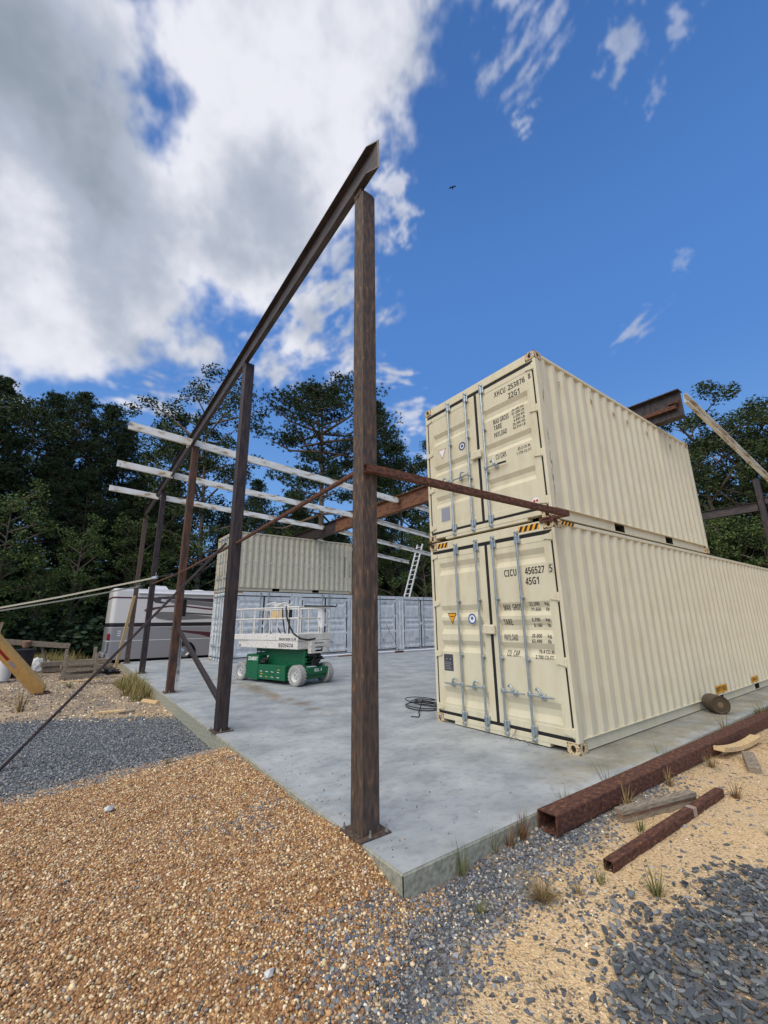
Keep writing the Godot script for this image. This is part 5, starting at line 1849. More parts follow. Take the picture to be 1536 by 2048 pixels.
	side.call("window_pane", [[0.19, 2.40], [-0.24, 2.40], [-0.24, 2.0], [0.19, 2.0]], 0.0075, M.tinted_glass)
	for k in 3:
		side.call("side_vent", [[2.74, 1.30 - k * 0.10], [2.60, 1.30 - k * 0.10], [2.60, 1.24 - k * 0.10], [2.74, 1.24 - k * 0.10]], 0.002, M.white_plastic)
	for z in [-0.40, -5.9]:
		var w := Node3D.new()
		w.name = numbered(t, "wheel")
		t.add_child(w, true)
		w.transform = Transform3D(Basis(Vector3.BACK, -PI / 2), Vector3(-0.06, 0.185, z))
		var g := Geo.new()
		g.lathe(PackedVector2Array([Vector2(0.27, -0.13), Vector2(0.38, -0.13), Vector2(0.425, -0.09), Vector2(0.425, 0.07), Vector2(0.38, 0.105), Vector2(0.27, 0.10)]), 32)
		put("tyre", g, M.black_rubber, w)
		g = Geo.new()
		g.lathe(PackedVector2Array([Vector2(0.0, 0.12), Vector2(0.075, 0.115), Vector2(0.085, 0.06), Vector2(0.17, 0.035), Vector2(0.22, 0.06), Vector2(0.255, 0.11), Vector2(0.275, 0.105), Vector2(0.275, -0.1), Vector2(0.0, -0.1)]), 28)
		put("rim", g, M.chrome, w)
		for k in 8:
			var a := TAU * k / 8
			g = Geo.new()
			g.rod(Vector3(cos(a) * 0.12, 0.04, sin(a) * 0.12), Vector3(cos(a) * 0.12, 0.075, sin(a) * 0.12), 0.014, -1, 6)
			put("lug_nut", g, M.chrome, w)
	var g := Geo.new()
	g.box(Vector3(-0.06, 1.02, 3.10), Vector3(0.14, 0.30, 0.12), 0.03)
	put("tail_light", g, M.tail_red, t)
	g = Geo.new()
	g.box(Vector3(-0.06, 0.55, 3.12), Vector3(0.13, 0.5, 0.10), 0.03)
	g.box(Vector3(-1.25, 0.16, 3.20), Vector3(2.4, 0.22, 0.12), 0.04)
	put("rear_bumper", g, M.camper_grey, t)
	g = Geo.new()
	g.prism(PackedVector2Array([Vector2(-1.38, 3.34), Vector2(-0.55, 3.34), Vector2(-0.72, 3.56), Vector2(-1.38, 3.58)]), -1.9, -0.6, Transform3D(Basis(Vector3(0, 0, -1), UP, Vector3(1, 0, 0)), Vector3(0, 0, 0)))
	put("roof_air_conditioner", g, M.camper_roof, t)
	g = Geo.new()
	g.lathe(PackedVector2Array([Vector2(0.42, 0.0), Vector2(0.42, 0.04), Vector2(0.30, 0.10), Vector2(0.0, 0.13)]), 20, Transform3D(Basis.IDENTITY, Vector3(-1.2, 3.341, -1.05)))
	put("roof_vent_dome", g, M.camper_roof, t)
	g = Geo.new()
	g.rod(Vector3(0.05, 3.13, 2.05), Vector3(0.05, 3.13, -6.0), 0.05, -1, 10)
	g.span(Vector3(-0.006, 3.17, -6.0), Vector3(0.06, 3.20, 2.0), 0.004)
	put("awning_roll", g, M.camper_roof, t)
	g = Geo.new()
	g.span(Vector3(-2.0, -0.2, -5.2), Vector3(-0.4, -0.061, -1.1))
	g.span(Vector3(-2.0, -0.2, 0.3), Vector3(-0.4, -0.061, 2.4))
	g.rod(Vector3(-2.3, 0.185, -0.40), Vector3(-0.2, 0.185, -0.40), 0.06)
	put("underframe", g, M.undercoat_and_shade, t)


# ---------------------------------------------------------------- things lying about
func make_yard() -> void:
	# big rusty tube beside the slab's short side
	var a := Vector3(0.672, height(0.7, 1.74) + 0.092, 1.74)
	var b := Vector3(0.80, -0.045, -6.6)
	var z := (b - a).normalized()
	var x := UP.cross(z).normalized()
	var t := thing("steel_tube", "long heavy rusty square tube lying along the short side of the slab", "steel tube", a)
	var g := Geo.new()
	hollow(g, 0.178, 0.150, 0.010, 0.016, a.distance_to(b), Transform3D(Basis(x, z.cross(x), z), Vector3.ZERO))
	put("tube_body", g, M.red_rust, t)
	# short thin tube on the sand, bit of tape round it
	a = Vector3(1.215, height(1.2, 1.8) + 0.036, 1.86)
	b = Vector3(1.275, height(1.27, -0.2) + 0.034, -0.22)
	z = (b - a).normalized()
	x = UP.cross(z).normalized()
	var bt := Basis(x, z.cross(x), z)
	t = thing("steel_tube", "short thin rusty square tube lying on the sand with tape round it", "steel tube", a)
	g = Geo.new()
	hollow(g, 0.072, 0.072, 0.005, 0.009, a.distance_to(b), Transform3D(bt, Vector3.ZERO))
	put("tube_body", g, M.red_rust, t)
	g = Geo.new()
	g.prism(section_box(0.0745, 0.0745, 0.009), 1.36, 1.43, Transform3D(bt, Vector3.ZERO), false)
	g.box(bt * Vector3(0.055, -0.03, 1.40), Vector3(0.03, 0.03, 0.002), 0.0, bt)
	put("tape_wrap", g, M.clear_tape, t)
	# weathered timber next to it: two boards with a gap, on a spacer
	a = Vector3(0.915, height(0.91, 1.0) + 0.001, 1.05)
	b = Vector3(1.165, height(1.16, 0.1) + 0.002, 0.13)
	t = thing("timber_offcut", "weathered grey double timber lying next to the thin rusty tube", "timber", a)
	var bd := PackedVector2Array([Vector2(-0.045, 0), Vector2(0.045, 0), Vector2(0.043, 0.032), Vector2(-0.043, 0.032)])
	for k in [0.0, 0.066]:
		g = Geo.new()
		g.bar(bd, Vector3(0, k, 0), b - a + Vector3(0.003, k, 0.01))
		put("plank", g, M.grey_wood, t)
	g = Geo.new()
	g.bar(PackedVector2Array([Vector2(-0.035, 0.0325), Vector2(0.02, 0.0325), Vector2(0.02, 0.0655), Vector2(-0.035, 0.0655)]), Vector3.ZERO, b - a)
	put("plank", g, M.brown_board, t)
	# bowed pale board on a grey block
	t = thing("wood_offcut", "bowed pale board propped beside the heavy rusty tube", "board", Vector3(0.93, -0.135, -2.25), -0.05)
	g = Geo.new()
	for k in 6:
		var u0 := -0.62 + k * 0.2
		var f := func(u: float) -> Vector3: return Vector3(0.02 * u, 0.035 + 0.10 * pow((u - 0.1) * 1.1, 2), -u)
		g.bar(PackedVector2Array([Vector2(-0.06, 0), Vector2(0.06, 0), Vector2(0.06, 0.05), Vector2(-0.06, 0.05)]), f.call(u0), f.call(u0 + 0.2))
	put("board", g, M.pale_wood, t)
	t = thing("wood_offcut", "short grey split block under the end of the bowed pale board", "block", Vector3(1.19, -0.140, -1.62), 0.32)
	g = Geo.new()
	g.box(Vector3(0, 0.045, 0), Vector3(0.12, 0.085, 0.62), 0.008, Basis(Vector3.RIGHT, 0.03))
	put("block", g, M.grey_wood, t)
	# log against the container
	t = thing("log", "short cut log lying against the long cream container", "log", Vector3(0.20, 0.145, -4.02))
	var ax := Vector3(0.62, 0.0, 0.62).normalized()
	var up2 := Basis(ax.cross(UP).normalized(), ax, ax.cross(UP).normalized().cross(ax))
	g = Geo.new()
	var o := PackedVector2Array()
	for k in 9: o.append(Vector2(0.142 + 0.006 * sin(k * 1.9), -0.15 + 0.30 * k / 8.0))
	g.lathe(o, 22, Transform3D(up2, Vector3.ZERO))
	put("bark", g, M.log_bark, t)
	g = Geo.new()
	g.lathe(PackedVector2Array([Vector2(0.142, 0.145), Vector2(0.13, 0.148), Vector2(0.10, 0.136), Vector2(0.09, 0.142), Vector2(0.045, 0.138)]), 22, Transform3D(up2, Vector3.ZERO))
	put("cut_end", g, M.log_end, t)
	g = Geo.new()
	g.lathe(PackedVector2Array([Vector2(0.05, 0.137), Vector2(0.035, 0.142), Vector2(0.0, 0.143)]), 16, Transform3D(up2, Vector3.ZERO))
	g.lathe(PackedVector2Array([Vector2(0.0, -0.149), Vector2(0.14, -0.149)]), 16, Transform3D(up2, Vector3.ZERO))
	put("heartwood", g, M.log_core, t)
	# coiled black cable by the container
	g = Geo.new()
	var pts := PackedVector3Array()
	for k in 170:
		var an := k * 0.19
		var r := 0.27 + 0.12 * sin(an * 0.37) + 0.07 * sin(an * 1.73) + 0.05 * sin(an * 0.91)
		pts.append(Vector3(-3.42 + cos(an) * r * 1.25 + 0.12 * sin(an * 0.11), 0.012 + 0.05 * absf(sin(an * 0.53)) * (k / 150.0) + 0.0005 * k, -0.60 + sin(an) * r * 0.85))
	pts.append_array(PackedVector3Array([Vector3(-3.2, 0.05, -0.32), Vector3(-3.02, 0.02, -0.12), Vector3(-2.88, 0.012, -0.02), Vector3(-2.78, 0.012, 0.10), Vector3(-2.90, 0.012, 0.16)]))
	g.path(pts, PackedFloat32Array([0.0085]), 6)
	tag(put("cable_coil", g, M.dark_cord), "loose coil of black cable on the slab by the long cream container", "cable")
	g = Geo.new()
	g.path(PackedVector3Array([Vector3(-0.93, 0.005, 0.10), Vector3(-0.90, 0.09, 0.04), Vector3(-0.86, 0.17, 0.012), Vector3(-0.88, 0.06, 0.06), Vector3(-0.78, 0.03, 0.10), Vector3(-0.70, 0.05, 0.08), Vector3(-0.62, 0.01, 0.11), Vector3(-0.66, 0.04, 0.06), Vector3(-0.58, 0.05, 0.05), Vector3(-0.50, 0.03, 0.06)]), PackedFloat32Array([0.003]), 5)
	tag(put("wire_scrap", g, M.dark_cord), "thin curl of wire at the foot of the long cream container's door", "wire")
	# pale stones
	for q in [[-2.24, 4.52, 0.045, "white stone lying in the brown gravel near the slate field"], [0.62, 4.08, 0.026, "white pebble at the near edge of the brown gravel"]]:
		var s := put_mesh("pale_stone", stone_mesh(61, 0.8, 0.6, M.white_plastic))
		s.scale = Vector3.ONE * q[2]
		s.position = Vector3(q[0], height(q[0], q[1]) + q[2] * 0.6, q[1])
		tag(s, q[3], "stone")
	var fs := Geo.new()
	fs.box(Vector3(0.68, -0.222, 2.42), Vector3(0.09, 0.018, 0.22), 0.006, Basis(UP, 0.3))
	tag(put("concrete_flake", fs, M.concrete_edge), "flat pale flake of concrete against the slab's short side", "flake")
	# ladder on the far container
	t = thing("ladder", "white ladder standing on the pale blue container and leaning on a purlin", "ladder", Vector3(-15.75, 2.90, -10.55))
	var lean := Vector3(0, 3.15, -1.15)
	for s in [-0.23, 0.23]:
		g = Geo.new()
		g.bar(PackedVector2Array([Vector2(-0.02, -0.04), Vector2(0.02, -0.04), Vector2(0.02, 0.04), Vector2(-0.02, 0.04)]), Vector3(s, 0, 0), Vector3(s, 0, 0) + lean, Vector3.BACK)
		put("stile", g, M.camper_roof, t)
	for k in 11:
		g = Geo.new()
		var p := lean * (0.06 + k * 0.088)
		g.rod(p + Vector3(-0.21, 0, 0), p + Vector3(0.21, 0, 0), 0.018, -1, 8)
		put("rung", g, M.camper_roof, t)
	# broom leaning on the far container
	t = thing("broom", "push broom with a long wooden handle leaning on the pale blue container", "broom", Vector3(-15.02, 0, -9.35))
	g = Geo.new()
	g.rod(Vector3(0, 0.07, 0), Vector3(-0.24, 1.45, 0.66), 0.014, -1, 8)
	put("handle", g, M.grey_wood, t)
	g = Geo.new()
	g.box(Vector3(0, 0.075, 0), Vector3(0.09, 0.04, 0.56), 0.01)
	put("head", g, M.brown_board, t)
	g = Geo.new()
	for k in 40:
		g.box(Vector3(rng.randf_range(-0.035, 0.035), 0.028, -0.27 + 0.0135 * k), Vector3(0.03, 0.054, 0.01), 0.0, Basis(Vector3.RIGHT, rng.randfn() * 0.12))
	put("bristles", g, M.dark_cord, t)
	# white pipe along the foot of the far container
	g = Geo.new()
	g.rod(Vector3(-15.12, 0.055, -3.6), Vector3(-15.12, 0.055, -12.4), 0.05, -1, 12)
	tag(put("white_pipe", g, M.camper_roof), "long white pipe lying along the foot of the pale blue container", "pipe")
	g = Geo.new()
	g.box(Vector3(-14.9, 0.03, -6.0), Vector3(0.08, 0.06, 0.9), 0.005, Basis(UP, 0.1))
	tag(put("timber_offcut", g, M.brown_board), "small brown timber beside the white pipe", "timber")

	# machine leg reaching in from outside the frame
	t = thing("outrigger_leg", "yellow steel machine leg slanting down to the sand, red reflector on it", "outrigger", Vector3(-12.52, -0.23, 5.25))
	var top := Vector3(-11.75, 2.25, 7.3) - Vector3(-12.52, -0.23, 5.25)
	g = Geo.new()
	var lb := top.normalized()
	var side := Vector3(0.86, 0.0, 0.5)
	side = (side - lb * side.dot(lb)).normalized()
	var lt := Basis(lb.cross(side), lb, side)
	lt.x = lt.y.cross(lt.z)
	g.at(Transform3D(lt, Vector3(0, 0.06, 0)))
	g.prism(PackedVector2Array([Vector2(-0.13, 0.0), Vector2(0.08, -0.02), Vector2(0.14, 0.08), Vector2(0.15, 3.3), Vector2(-0.16, 3.3), Vector2(-0.15, 0.04)]), -0.10, 0.10)
	put("leg_box", g, M.yellow_paint, t)
	g = Geo.new()
	g.at(Transform3D(lt, Vector3(0, 0.06, 0)))
	g.box(Vector3(-0.01, 1.42, 0.103), Vector3(0.07, 0.36, 0.004))
	put("red_reflector", g, M.tail_red, t)
	g = Geo.new()
	g.at(Transform3D(lt, Vector3(0, 0.06, 0)))
	g.box(Vector3(-0.01, 1.08, 0.103), Vector3(0.08, 0.22, 0.004))
	put("faded_label", g, M.silver_plate, t)
	g = Geo.new()
	g.box(Vector3(0, 0.012, 0), Vector3(0.36, 0.03, 0.32), 0.006, Basis(UP, 0.5))
	g.rod(Vector3(-0.05, 0.02, -0.2), Vector3(-0.05, 0.10, 0.22), 0.03, -1, 8)
	put("foot_plate", g, M.orange_rust, t)
	# old crate frame of grey boards
	t = thing("crate_frame", "open weathered grey crate of four posts and rails standing on the dirt", "crate", Vector3(-15.95, -0.24, 4.72), 0.0)
	for q in [[0.0, 0.0, 0.80], [0.0, -0.88, 0.84], [-0.62, 0.02, 0.98], [-0.62, -0.84, 1.02]]:
		g = Geo.new()
		g.box(Vector3(q[0], q[2] / 2, q[1]), Vector3(0.10, q[2], 0.10), 0.008, Basis(Vector3.BACK, rng.randfn() * 0.02))
		put("corner_upright", g, M.grey_wood, t)
	for q in [[0.065, 0.10, 0.12], [0.065, 0.30, 0.07], [0.065, 0.50, 0.09], [-0.56, 0.14, 0.12], [-0.56, 0.38, 0.09], [-0.56, 0.56, 0.09]]:
		g = Geo.new()
		g.box(Vector3(q[0] - 0.03, q[1], -0.43), Vector3(0.03, q[2], 0.98), 0.004, Basis(Vector3.RIGHT, rng.randfn() * 0.015))
		put("rail_board", g, M.grey_wood, t)
	for q in [0.12, -0.97]:
		for y in [0.10, 0.40]:
			g = Geo.new()
			g.box(Vector3(-0.31, y, q), Vector3(0.74, 0.09, 0.03), 0.004)
			put("rail_board", g, M.grey_wood, t)
	for q in [0.44, 0.46]:
		g = Geo.new()
		g.box(Vector3(-0.30 + (q - 0.45) * 12, q, -0.43), Vector3(0.20, 0.02, 0.76), 0.003)
		put("shelf_board", g, M.grey_wood, t)
	# planks and sticks in front of it
	for q in [["pale plank lying on the dirt in front of the crate frame", -15.05, 4.3, 1.25, 0.12, 0.10], ["short plank lying askew nearest the crate frame's end", -15.4, 3.62, 0.8, 0.10, -0.35], ["thin plank lying on the dirt just short of the crate frame", -14.1, 3.9, 0.55, 0.08, 0.1], ["notched timber block beside the grass at the slab's edge", -9.0, 3.12, 0.62, 0.11, -1.2], ["strip of bark on the sand at the edge of the slate field", -8.3, 3.95, 0.5, 0.10, -0.3], ["narrow splinter of wood on the sand by the slate field", -8.0, 3.72, 0.32, 0.05, 0.2], ["dark board lying in the grass near the debris heap", -13.6, 3.35, 0.8, 0.09, -0.25]]:
		g = Geo.new()
		g.box(Vector3(0, 0.022, 0), Vector3(q[4], 0.04, q[3]), 0.006)
		if q[3] > 0.6 and q[1] > -10:
			g.box(Vector3(0.0, 0.055, 0), Vector3(q[4] * 0.5, 0.024, q[3]), 0.004)
		var pl := put("plank", g, M.pale_wood if q[0].begins_with("pale") or q[0].begins_with("strip") or q[0].begins_with("notched") else M.grey_wood)
		pl.position = Vector3(q[1], height(q[1], q[2]), q[2])
		pl.rotation.y = q[5]
		tag(pl, q[0], "plank", "loose planks on the dirt")
	# debris by the slab's far corner
	g = Geo.new()
	for k in 22:
		g.box(Vector3(rng.randfn() * 0.45, 0.05 + rng.randf() * 0.16, rng.randfn() * 0.25), Vector3(rng.randf_range(0.1, 0.5), 0.03, rng.randf_range(0.08, 0.3)), 0.008, Basis(UP, rng.randf() * 3.0) * Basis(Vector3.RIGHT, rng.randfn() * 0.5))
	var db := put("rubbish_heap", g, M.dark_bin)
	db.position = Vector3(-16.9, -0.24, 3.35)
	tag(db, "low heap of black plastic scraps beside the crate frame", "rubbish", "", "stuff")
	# white sheet over something
	t = thing("draped_sheet", "crumpled white sheet thrown over a low pile on the dirt", "sheet", Vector3(-20.6, -0.24, 5.55))
	g = Geo.new()
	var nz := noise(71, 1.6, 4)
	var N := 26
	var P := func(i: int, j: int) -> Vector3:
		var u := -0.75 + 1.5 * i / N
		var v := -0.55 + 1.1 * j / N
		var r := Vector2(u / 0.75, v / 0.55).length()
		return Vector3(v, maxf(0.46 * (1.0 - r * r * 0.9) + 0.16 * nz.get_noise_2d(u * 1.6, v * 1.6) + 0.12 * maxf(0, -u - 0.45), 0.01), u * (1.0 + 0.2 * nz.get_noise_2d(v * 2, 7)))
	for i in N:
		for j in N:
			g.quad(P.call(i, j), P.call(i + 1, j), P.call(i + 1, j + 1), P.call(i, j + 1))
	put("sheet", g, M.white_cloth, t)
	g = Geo.new()
	g.box(Vector3(0.25, 0.14, -0.75), Vector3(0.5, 0.26, 0.9), 0.03, Basis(UP, 0.2))
	put("low_pile", g, M.grey_wood, t)
	# long grey timbers behind crate
	for q in [["long grey timber lying behind the crate frame", 0.0, 0.0], ["second long grey timber behind the crate frame, on top of the first", 0.22, 0.06]]:
		g = Geo.new()
		g.box(Vector3(0, 0.12, 0), Vector3(0.22, 0.2, 2.4), 0.02)
		var lg := put("long_timber", g, M.grey_wood)
		lg.position = Vector3(-19.2, -0.24 + q[1], 4.2 + q[2])
		lg.rotation.y = 0.06 + q[2]
		tag(lg, q[0], "timber")
	# ramp-like bench
	t = thing("sloping_bench", "low grey sloping bench of planks on trestle legs before the undergrowth", "bench", Vector3(-19.6, -0.24, 5.9))
	for k in 3:
		g = Geo.new()
		g.box(Vector3(-0.26 + k * 0.26, 1.16, -0.05), Vector3(0.24, 0.05, 2.5), 0.006, Basis(Vector3.RIGHT, -0.12))
		put("plank", g, M.grey_wood, t)
	g = Geo.new()
	g.box(Vector3(0.40, 1.14, -0.05), Vector3(0.05, 0.20, 2.5), 0.006, Basis(Vector3.RIGHT, -0.12))
	put("edge_board", g, M.grey_wood, t)
	for q in [[-0.7, 0.35], [0.75, -0.2]]:
		g = Geo.new()
		g.rod(Vector3(-0.3, 0, q[0]), Vector3(-0.2, 1.1, q[0] + q[1]), 0.05, -1, 6)
		g.rod(Vector3(0.3, 0, q[0]), Vector3(0.2, 1.1, q[0] + q[1]), 0.05, -1, 6)
		put("trestle_leg", g, M.grey_wood, t)
	g = Geo.new()
	g.rod(Vector3(0.43, 1.02, 0.1), Vector3(0.47, 1.24, 0.1), 0.13, 0.13, 10)
	put("spare_drum", g, M.brown_board, t)
	# boarded side, gas bottle, bin, white drum
	t = thing("board_wall", "brown boarded side panel with a pale slanting edge strip", "panel", Vector3(-17.2, -0.24, 6.75))
	for k in 9:
		g = Geo.new()
		g.box(Vector3(0.0, 0.62 + k * 0.155, 0.86 - 0.03 * (8 - k) * 0.5), Vector3(0.04, 0.15, 1.8), 0.005)
		put("board", g, M.brown_board, t)
	g = Geo.new()
	g.bar(PackedVector2Array([Vector2(-0.03, -0.03), Vector2(0.03, -0.03), Vector2(0.03, 0.03), Vector2(-0.03, 0.03)]), Vector3(0.03, 0.5, 0.10), Vector3(0.03, 1.95, -0.06))
	g.rod(Vector3(-0.05, 0, 0.4), Vector3(-0.05, 0.6, 0.4), 0.05)
	g.rod(Vector3(-0.05, 0, 1.5), Vector3(-0.05, 0.6, 1.5), 0.05)
	put("edge_strip", g, M.grey_wood, t)
	t = thing("gas_bottle", "white gas bottle with a collar standing beside a dark bin", "gas bottle", Vector3(-16.6, -0.24, 6.38))
	g = Geo.new()
	g.lathe(PackedVector2Array([Vector2(0, 0), Vector2(0.14, 0.0), Vector2(0.19, 0.06), Vector2(0.20, 0.75), Vector2(0.18, 0.86), Vector2(0.08, 0.93), Vector2(0.0, 0.94)]), 20)
	put("bottle", g, M.white_plastic, t)
	g = Geo.new()
	g.lathe(PackedVector2Array([Vector2(0.12, 0.90), Vector2(0.13, 1.08), Vector2(0.115, 1.08), Vector2(0.105, 0.90)]), 16)
	put("collar", g, M.yellow_paint, t)
	t = thing("dark_bin", "dark blue black bin standing behind the gas bottle", "bin", Vector3(-18.0, -0.24, 6.02))
	g = Geo.new()
	g.lathe(PackedVector2Array([Vector2(0, 0), Vector2(0.26, 0.0), Vector2(0.30, 0.02), Vector2(0.36, 0.92), Vector2(0.39, 0.93), Vector2(0.39, 0.97), Vector2(0.0, 1.02)]), 20)
	put("bin_body", g, M.dark_bin, t)
	t = thing("white_drum", "white plastic drum on its side at the picture's edge below the leg", "drum", Vector3(-17.8, -0.02, 6.42))
	g = Geo.new()
	g.lathe(PackedVector2Array([Vector2(0, -0.5), Vector2(0.20, -0.5), Vector2(0.24, -0.44), Vector2(0.245, 0.0), Vector2(0.24, 0.44), Vector2(0.20, 0.5), Vector2(0, 0.5)]), 20, Transform3D(Basis(Vector3.RIGHT, PI / 2), Vector3(0, 0, 0.3)))
	put("drum_body", g, M.white_plastic, t)
	# a bird far up
	t = thing("bird", "tiny dark bird flying in the clear blue sky", "bird", Vector3(-16.4, 39.0, -17.6), 0.6)
	g = Geo.new()
	g.path(PackedVector3Array([Vector3(0, 0, 0.16), Vector3(0, 0.01, 0.10), Vector3(0, 0, 0.0), Vector3(0, -0.005, -0.12), Vector3(0, 0, -0.24)]), PackedFloat32Array([0.004, 0.03, 0.045, 0.03, 0.012]), 8)
	for s in [-1.0, 1.0]:
		for k in [[Vector3(0, 0.01, 0.06), Vector3(s * 0.16, 0.09, 0.08), Vector3(s * 0.15, 0.085, -0.05), Vector3(0, 0.01, -0.07)], [Vector3(s * 0.16, 0.09, 0.08), Vector3(s * 0.34, 0.06, -0.04), Vector3(s * 0.30, 0.06, -0.07), Vector3(s * 0.15, 0.085, -0.05)]]:
			g.quad(k[0], k[1], k[2], k[3])
			var dn := Vector3(0, -0.006, 0)
			g.quad(k[3] + dn, k[2] + dn, k[1] + dn, k[0] + dn)
	put("body", g, M.bird_feather, t)


# ---------------------------------------------------------------- plants
func blade(g: Geo, p: Vector3, d: Vector3, long: float, wide: float, sag: float, c0: Color, c1: Color) -> void:
	var s := d.cross(UP).normalized()
	if s == Vector3.ZERO: s = Vector3.RIGHT
	var a := p
	var wa := wide
	for k in 3:
		var f := (k + 1) / 3.0
		var b := p + d * long * f + Vector3(d.x, 0, d.z) * sag * f * f * long - UP * sag * 0.7 * f * f * long
		var wb := wide * (1.0 - f * 0.95)
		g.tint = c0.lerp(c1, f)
		g.quad(a - s * wa, a + s * wa, b + s * wb, b - s * wb)
		a = b
		wa = wb


func tuft_mesh(n: int, tall: float, spread: float, cols: Array, m: Material, sd: int) -> ArrayMesh:
	var r := RandomNumberGenerator.new()
	r.seed = sd
	var g := Geo.new()
	g.tinted = true
	for k in n:
		var an := r.randf() * TAU
		var out := r.randf() * spread
		var d := Vector3(cos(an) * out, 1.0, sin(an) * out).normalized()
		var c: Color = cols[r.randi() % cols.size()]
		var p := Vector3(cos(an), 0, sin(an)) * r.randf() * tall * 0.16
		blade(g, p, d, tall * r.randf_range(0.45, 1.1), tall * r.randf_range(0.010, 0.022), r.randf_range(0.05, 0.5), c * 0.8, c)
	return g.mesh(m)


func make_grass() -> void:
	var green := [s8(104, 112, 68).srgb_to_linear(), s8(124, 126, 78).srgb_to_linear(), s8(88, 96, 60).srgb_to_linear(), s8(146, 138, 90).srgb_to_linear()]
	var straw := [s8(150, 126, 84).srgb_to_linear(), s8(122, 100, 70).srgb_to_linear(), s8(176, 152, 108).srgb_to_linear(), s8(108, 96, 62).srgb_to_linear()]
	var red := [s8(120, 74, 60).srgb_to_linear(), s8(140, 104, 74).srgb_to_linear(), s8(104, 100, 62).srgb_to_linear()]
	var gm: Material = M.grass_blades
	var list := [["green grass tuft on the sand by the slate pieces, fullest of the sandy ground", 1.53, 1.89, 0.20, 34, green, 0.7], ["sparse green grass tuft at the open end of the thin rusty tube", 1.24, 2.02, 0.15, 22, green, 0.6],
		["matted brown dead clump on the sand near the slab's corner", 1.08, 2.45, 0.16, 130, straw, 1.6], ["low olive tuft in the dark chips in front of the brown clump", 0.90, 2.83, 0.10, 60, green, 1.4], ["upright green weed against the slab's short side near its corner", 0.60, 2.66, 0.24, 16, green, 0.35], ["pair of green weeds at the slab's short side behind the first weed", 0.58, 2.30, 0.20, 14, green, 0.4],
		["reddish grass clump at the slab's short side in front of the heavy tube", 0.60, 1.98, 0.22, 46, red, 0.6], ["smaller reddish clump midway along the slab's bare short side", 0.60, 2.14, 0.17, 30, red, 0.6], ["brown dry tuft on the sand just right of the dead clump", 1.20, 2.24, 0.11, 24, straw, 0.8],
		["thin tuft between the timber and the thin tube", 1.10, 1.1, 0.16, 18, green, 0.5], ["dry branching weed where heavy tube meets the sand", 0.84, 0.75, 0.22, 30, straw, 0.9], ["dry weed at the heavy tube's foot, further along than the branching one", 0.86, -0.15, 0.2, 30, straw, 0.9],
		["green tuft behind the heavy tube's end, rising above it", 0.565, 1.30, 0.26, 12, green, 0.4], ["thin stalks behind the heavy tube, second group from its end", 0.57, 0.5, 0.30, 14, green, 0.5], ["thin stalks behind the heavy tube, third group from its end", 0.575, -0.75, 0.30, 12, green, 0.5], ["long grass blade pair behind the heavy tube near the log", 0.60, -2.9, 0.42, 8, straw, 0.5],
		["thick green grass behind the heavy tube beyond the log", 0.66, -4.6, 0.34, 60, green, 0.6], ["second thick green grass clump beyond the log", 0.72, -5.4, 0.34, 60, green, 0.6],
		["reddish dry tuft on the sand beyond the thin tube", 1.38, -0.3, 0.18, 36, red, 0.9], ["small green sprig on the open sand at the right-hand edge", 1.76, 0.36, 0.12, 16, green, 0.9], ["dry grass below the bowed board by the heavy tube", 0.92, -1.2, 0.2, 40, straw, 1.0], ["grass beside the end of the bowed pale board", 1.2, -2.6, 0.22, 36, green, 0.8],
		["dead branching weed standing on the sand before the slate field", -9.7, 5.55, 0.55, 26, straw, 0.6], ["green fringe of grass where slate field meets brown gravel", -3.45, 3.78, 0.10, 60, green, 1.2], ["small weed in the brown gravel", -1.35, 3.95, 0.07, 40, green, 1.6],
		["tuft of yellow grass before the crate frame", -13.2, 4.6, 0.25, 40, green, 0.9]]
	var k := 0
	for q in list:
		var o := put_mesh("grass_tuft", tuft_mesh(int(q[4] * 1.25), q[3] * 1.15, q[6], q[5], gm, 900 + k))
		o.position = Vector3(q[1], height(q[1], q[2]) - 0.004, q[2])
		tag(o, q[0], "grass tuft")
		k += 1
	# long grass at the slab's far edge and along the trees
	var tall := tuft_mesh(16, 0.6, 0.45, [green[1], green[3], straw[0], straw[2], s8(128, 130, 70).srgb_to_linear()], gm, 990)
	for part in [["long_grass", "long green and straw coloured grass at the foot of the slab's open edge", 70, -13.6, -9.2, 2.86, 3.5, 0.55, 1.15], ["tall_meadow", "tall grass between the yard and the trees", 1500, -33.0, -19.5, 3.4, 15.0, 0.8, 1.6]]:
		var mm := MultiMesh.new()
		mm.transform_format = MultiMesh.TRANSFORM_3D
		mm.mesh = tall
		mm.instance_count = part[2]
		for i in part[2]:
			var x := rng.randf_range(part[3], part[4])
			var zz := rng.randf_range(part[5], part[6])
			if part[2] > 1000:
				x = -20.5 - absf(rng.randfn()) * 4.0
				zz = rng.randf_range(3.6, 16.0)
				if x < -21.0 and zz < 4.2: zz += 2.0
			elif zz < edge_z(x) + 0.05: zz = edge_z(x) + 0.05 + rng.randf() * 0.3
			var s := rng.randf_range(part[7], part[8])
			mm.set_instance_transform(i, Transform3D(Basis(UP, rng.randf() * TAU).scaled(Vector3(s, s * rng.randf_range(0.7, 1.1), s)), Vector3(x, height(x, zz) - 0.01, zz)))
		var o := MultiMeshInstance3D.new()
		o.name = part[0]
		o.multimesh = mm
		add_child(o, true)
		tag(o, part[1], "grass", "", "stuff")
	# straw and twigs on the sand
	var tw := Geo.new()
	tw.tinted = true
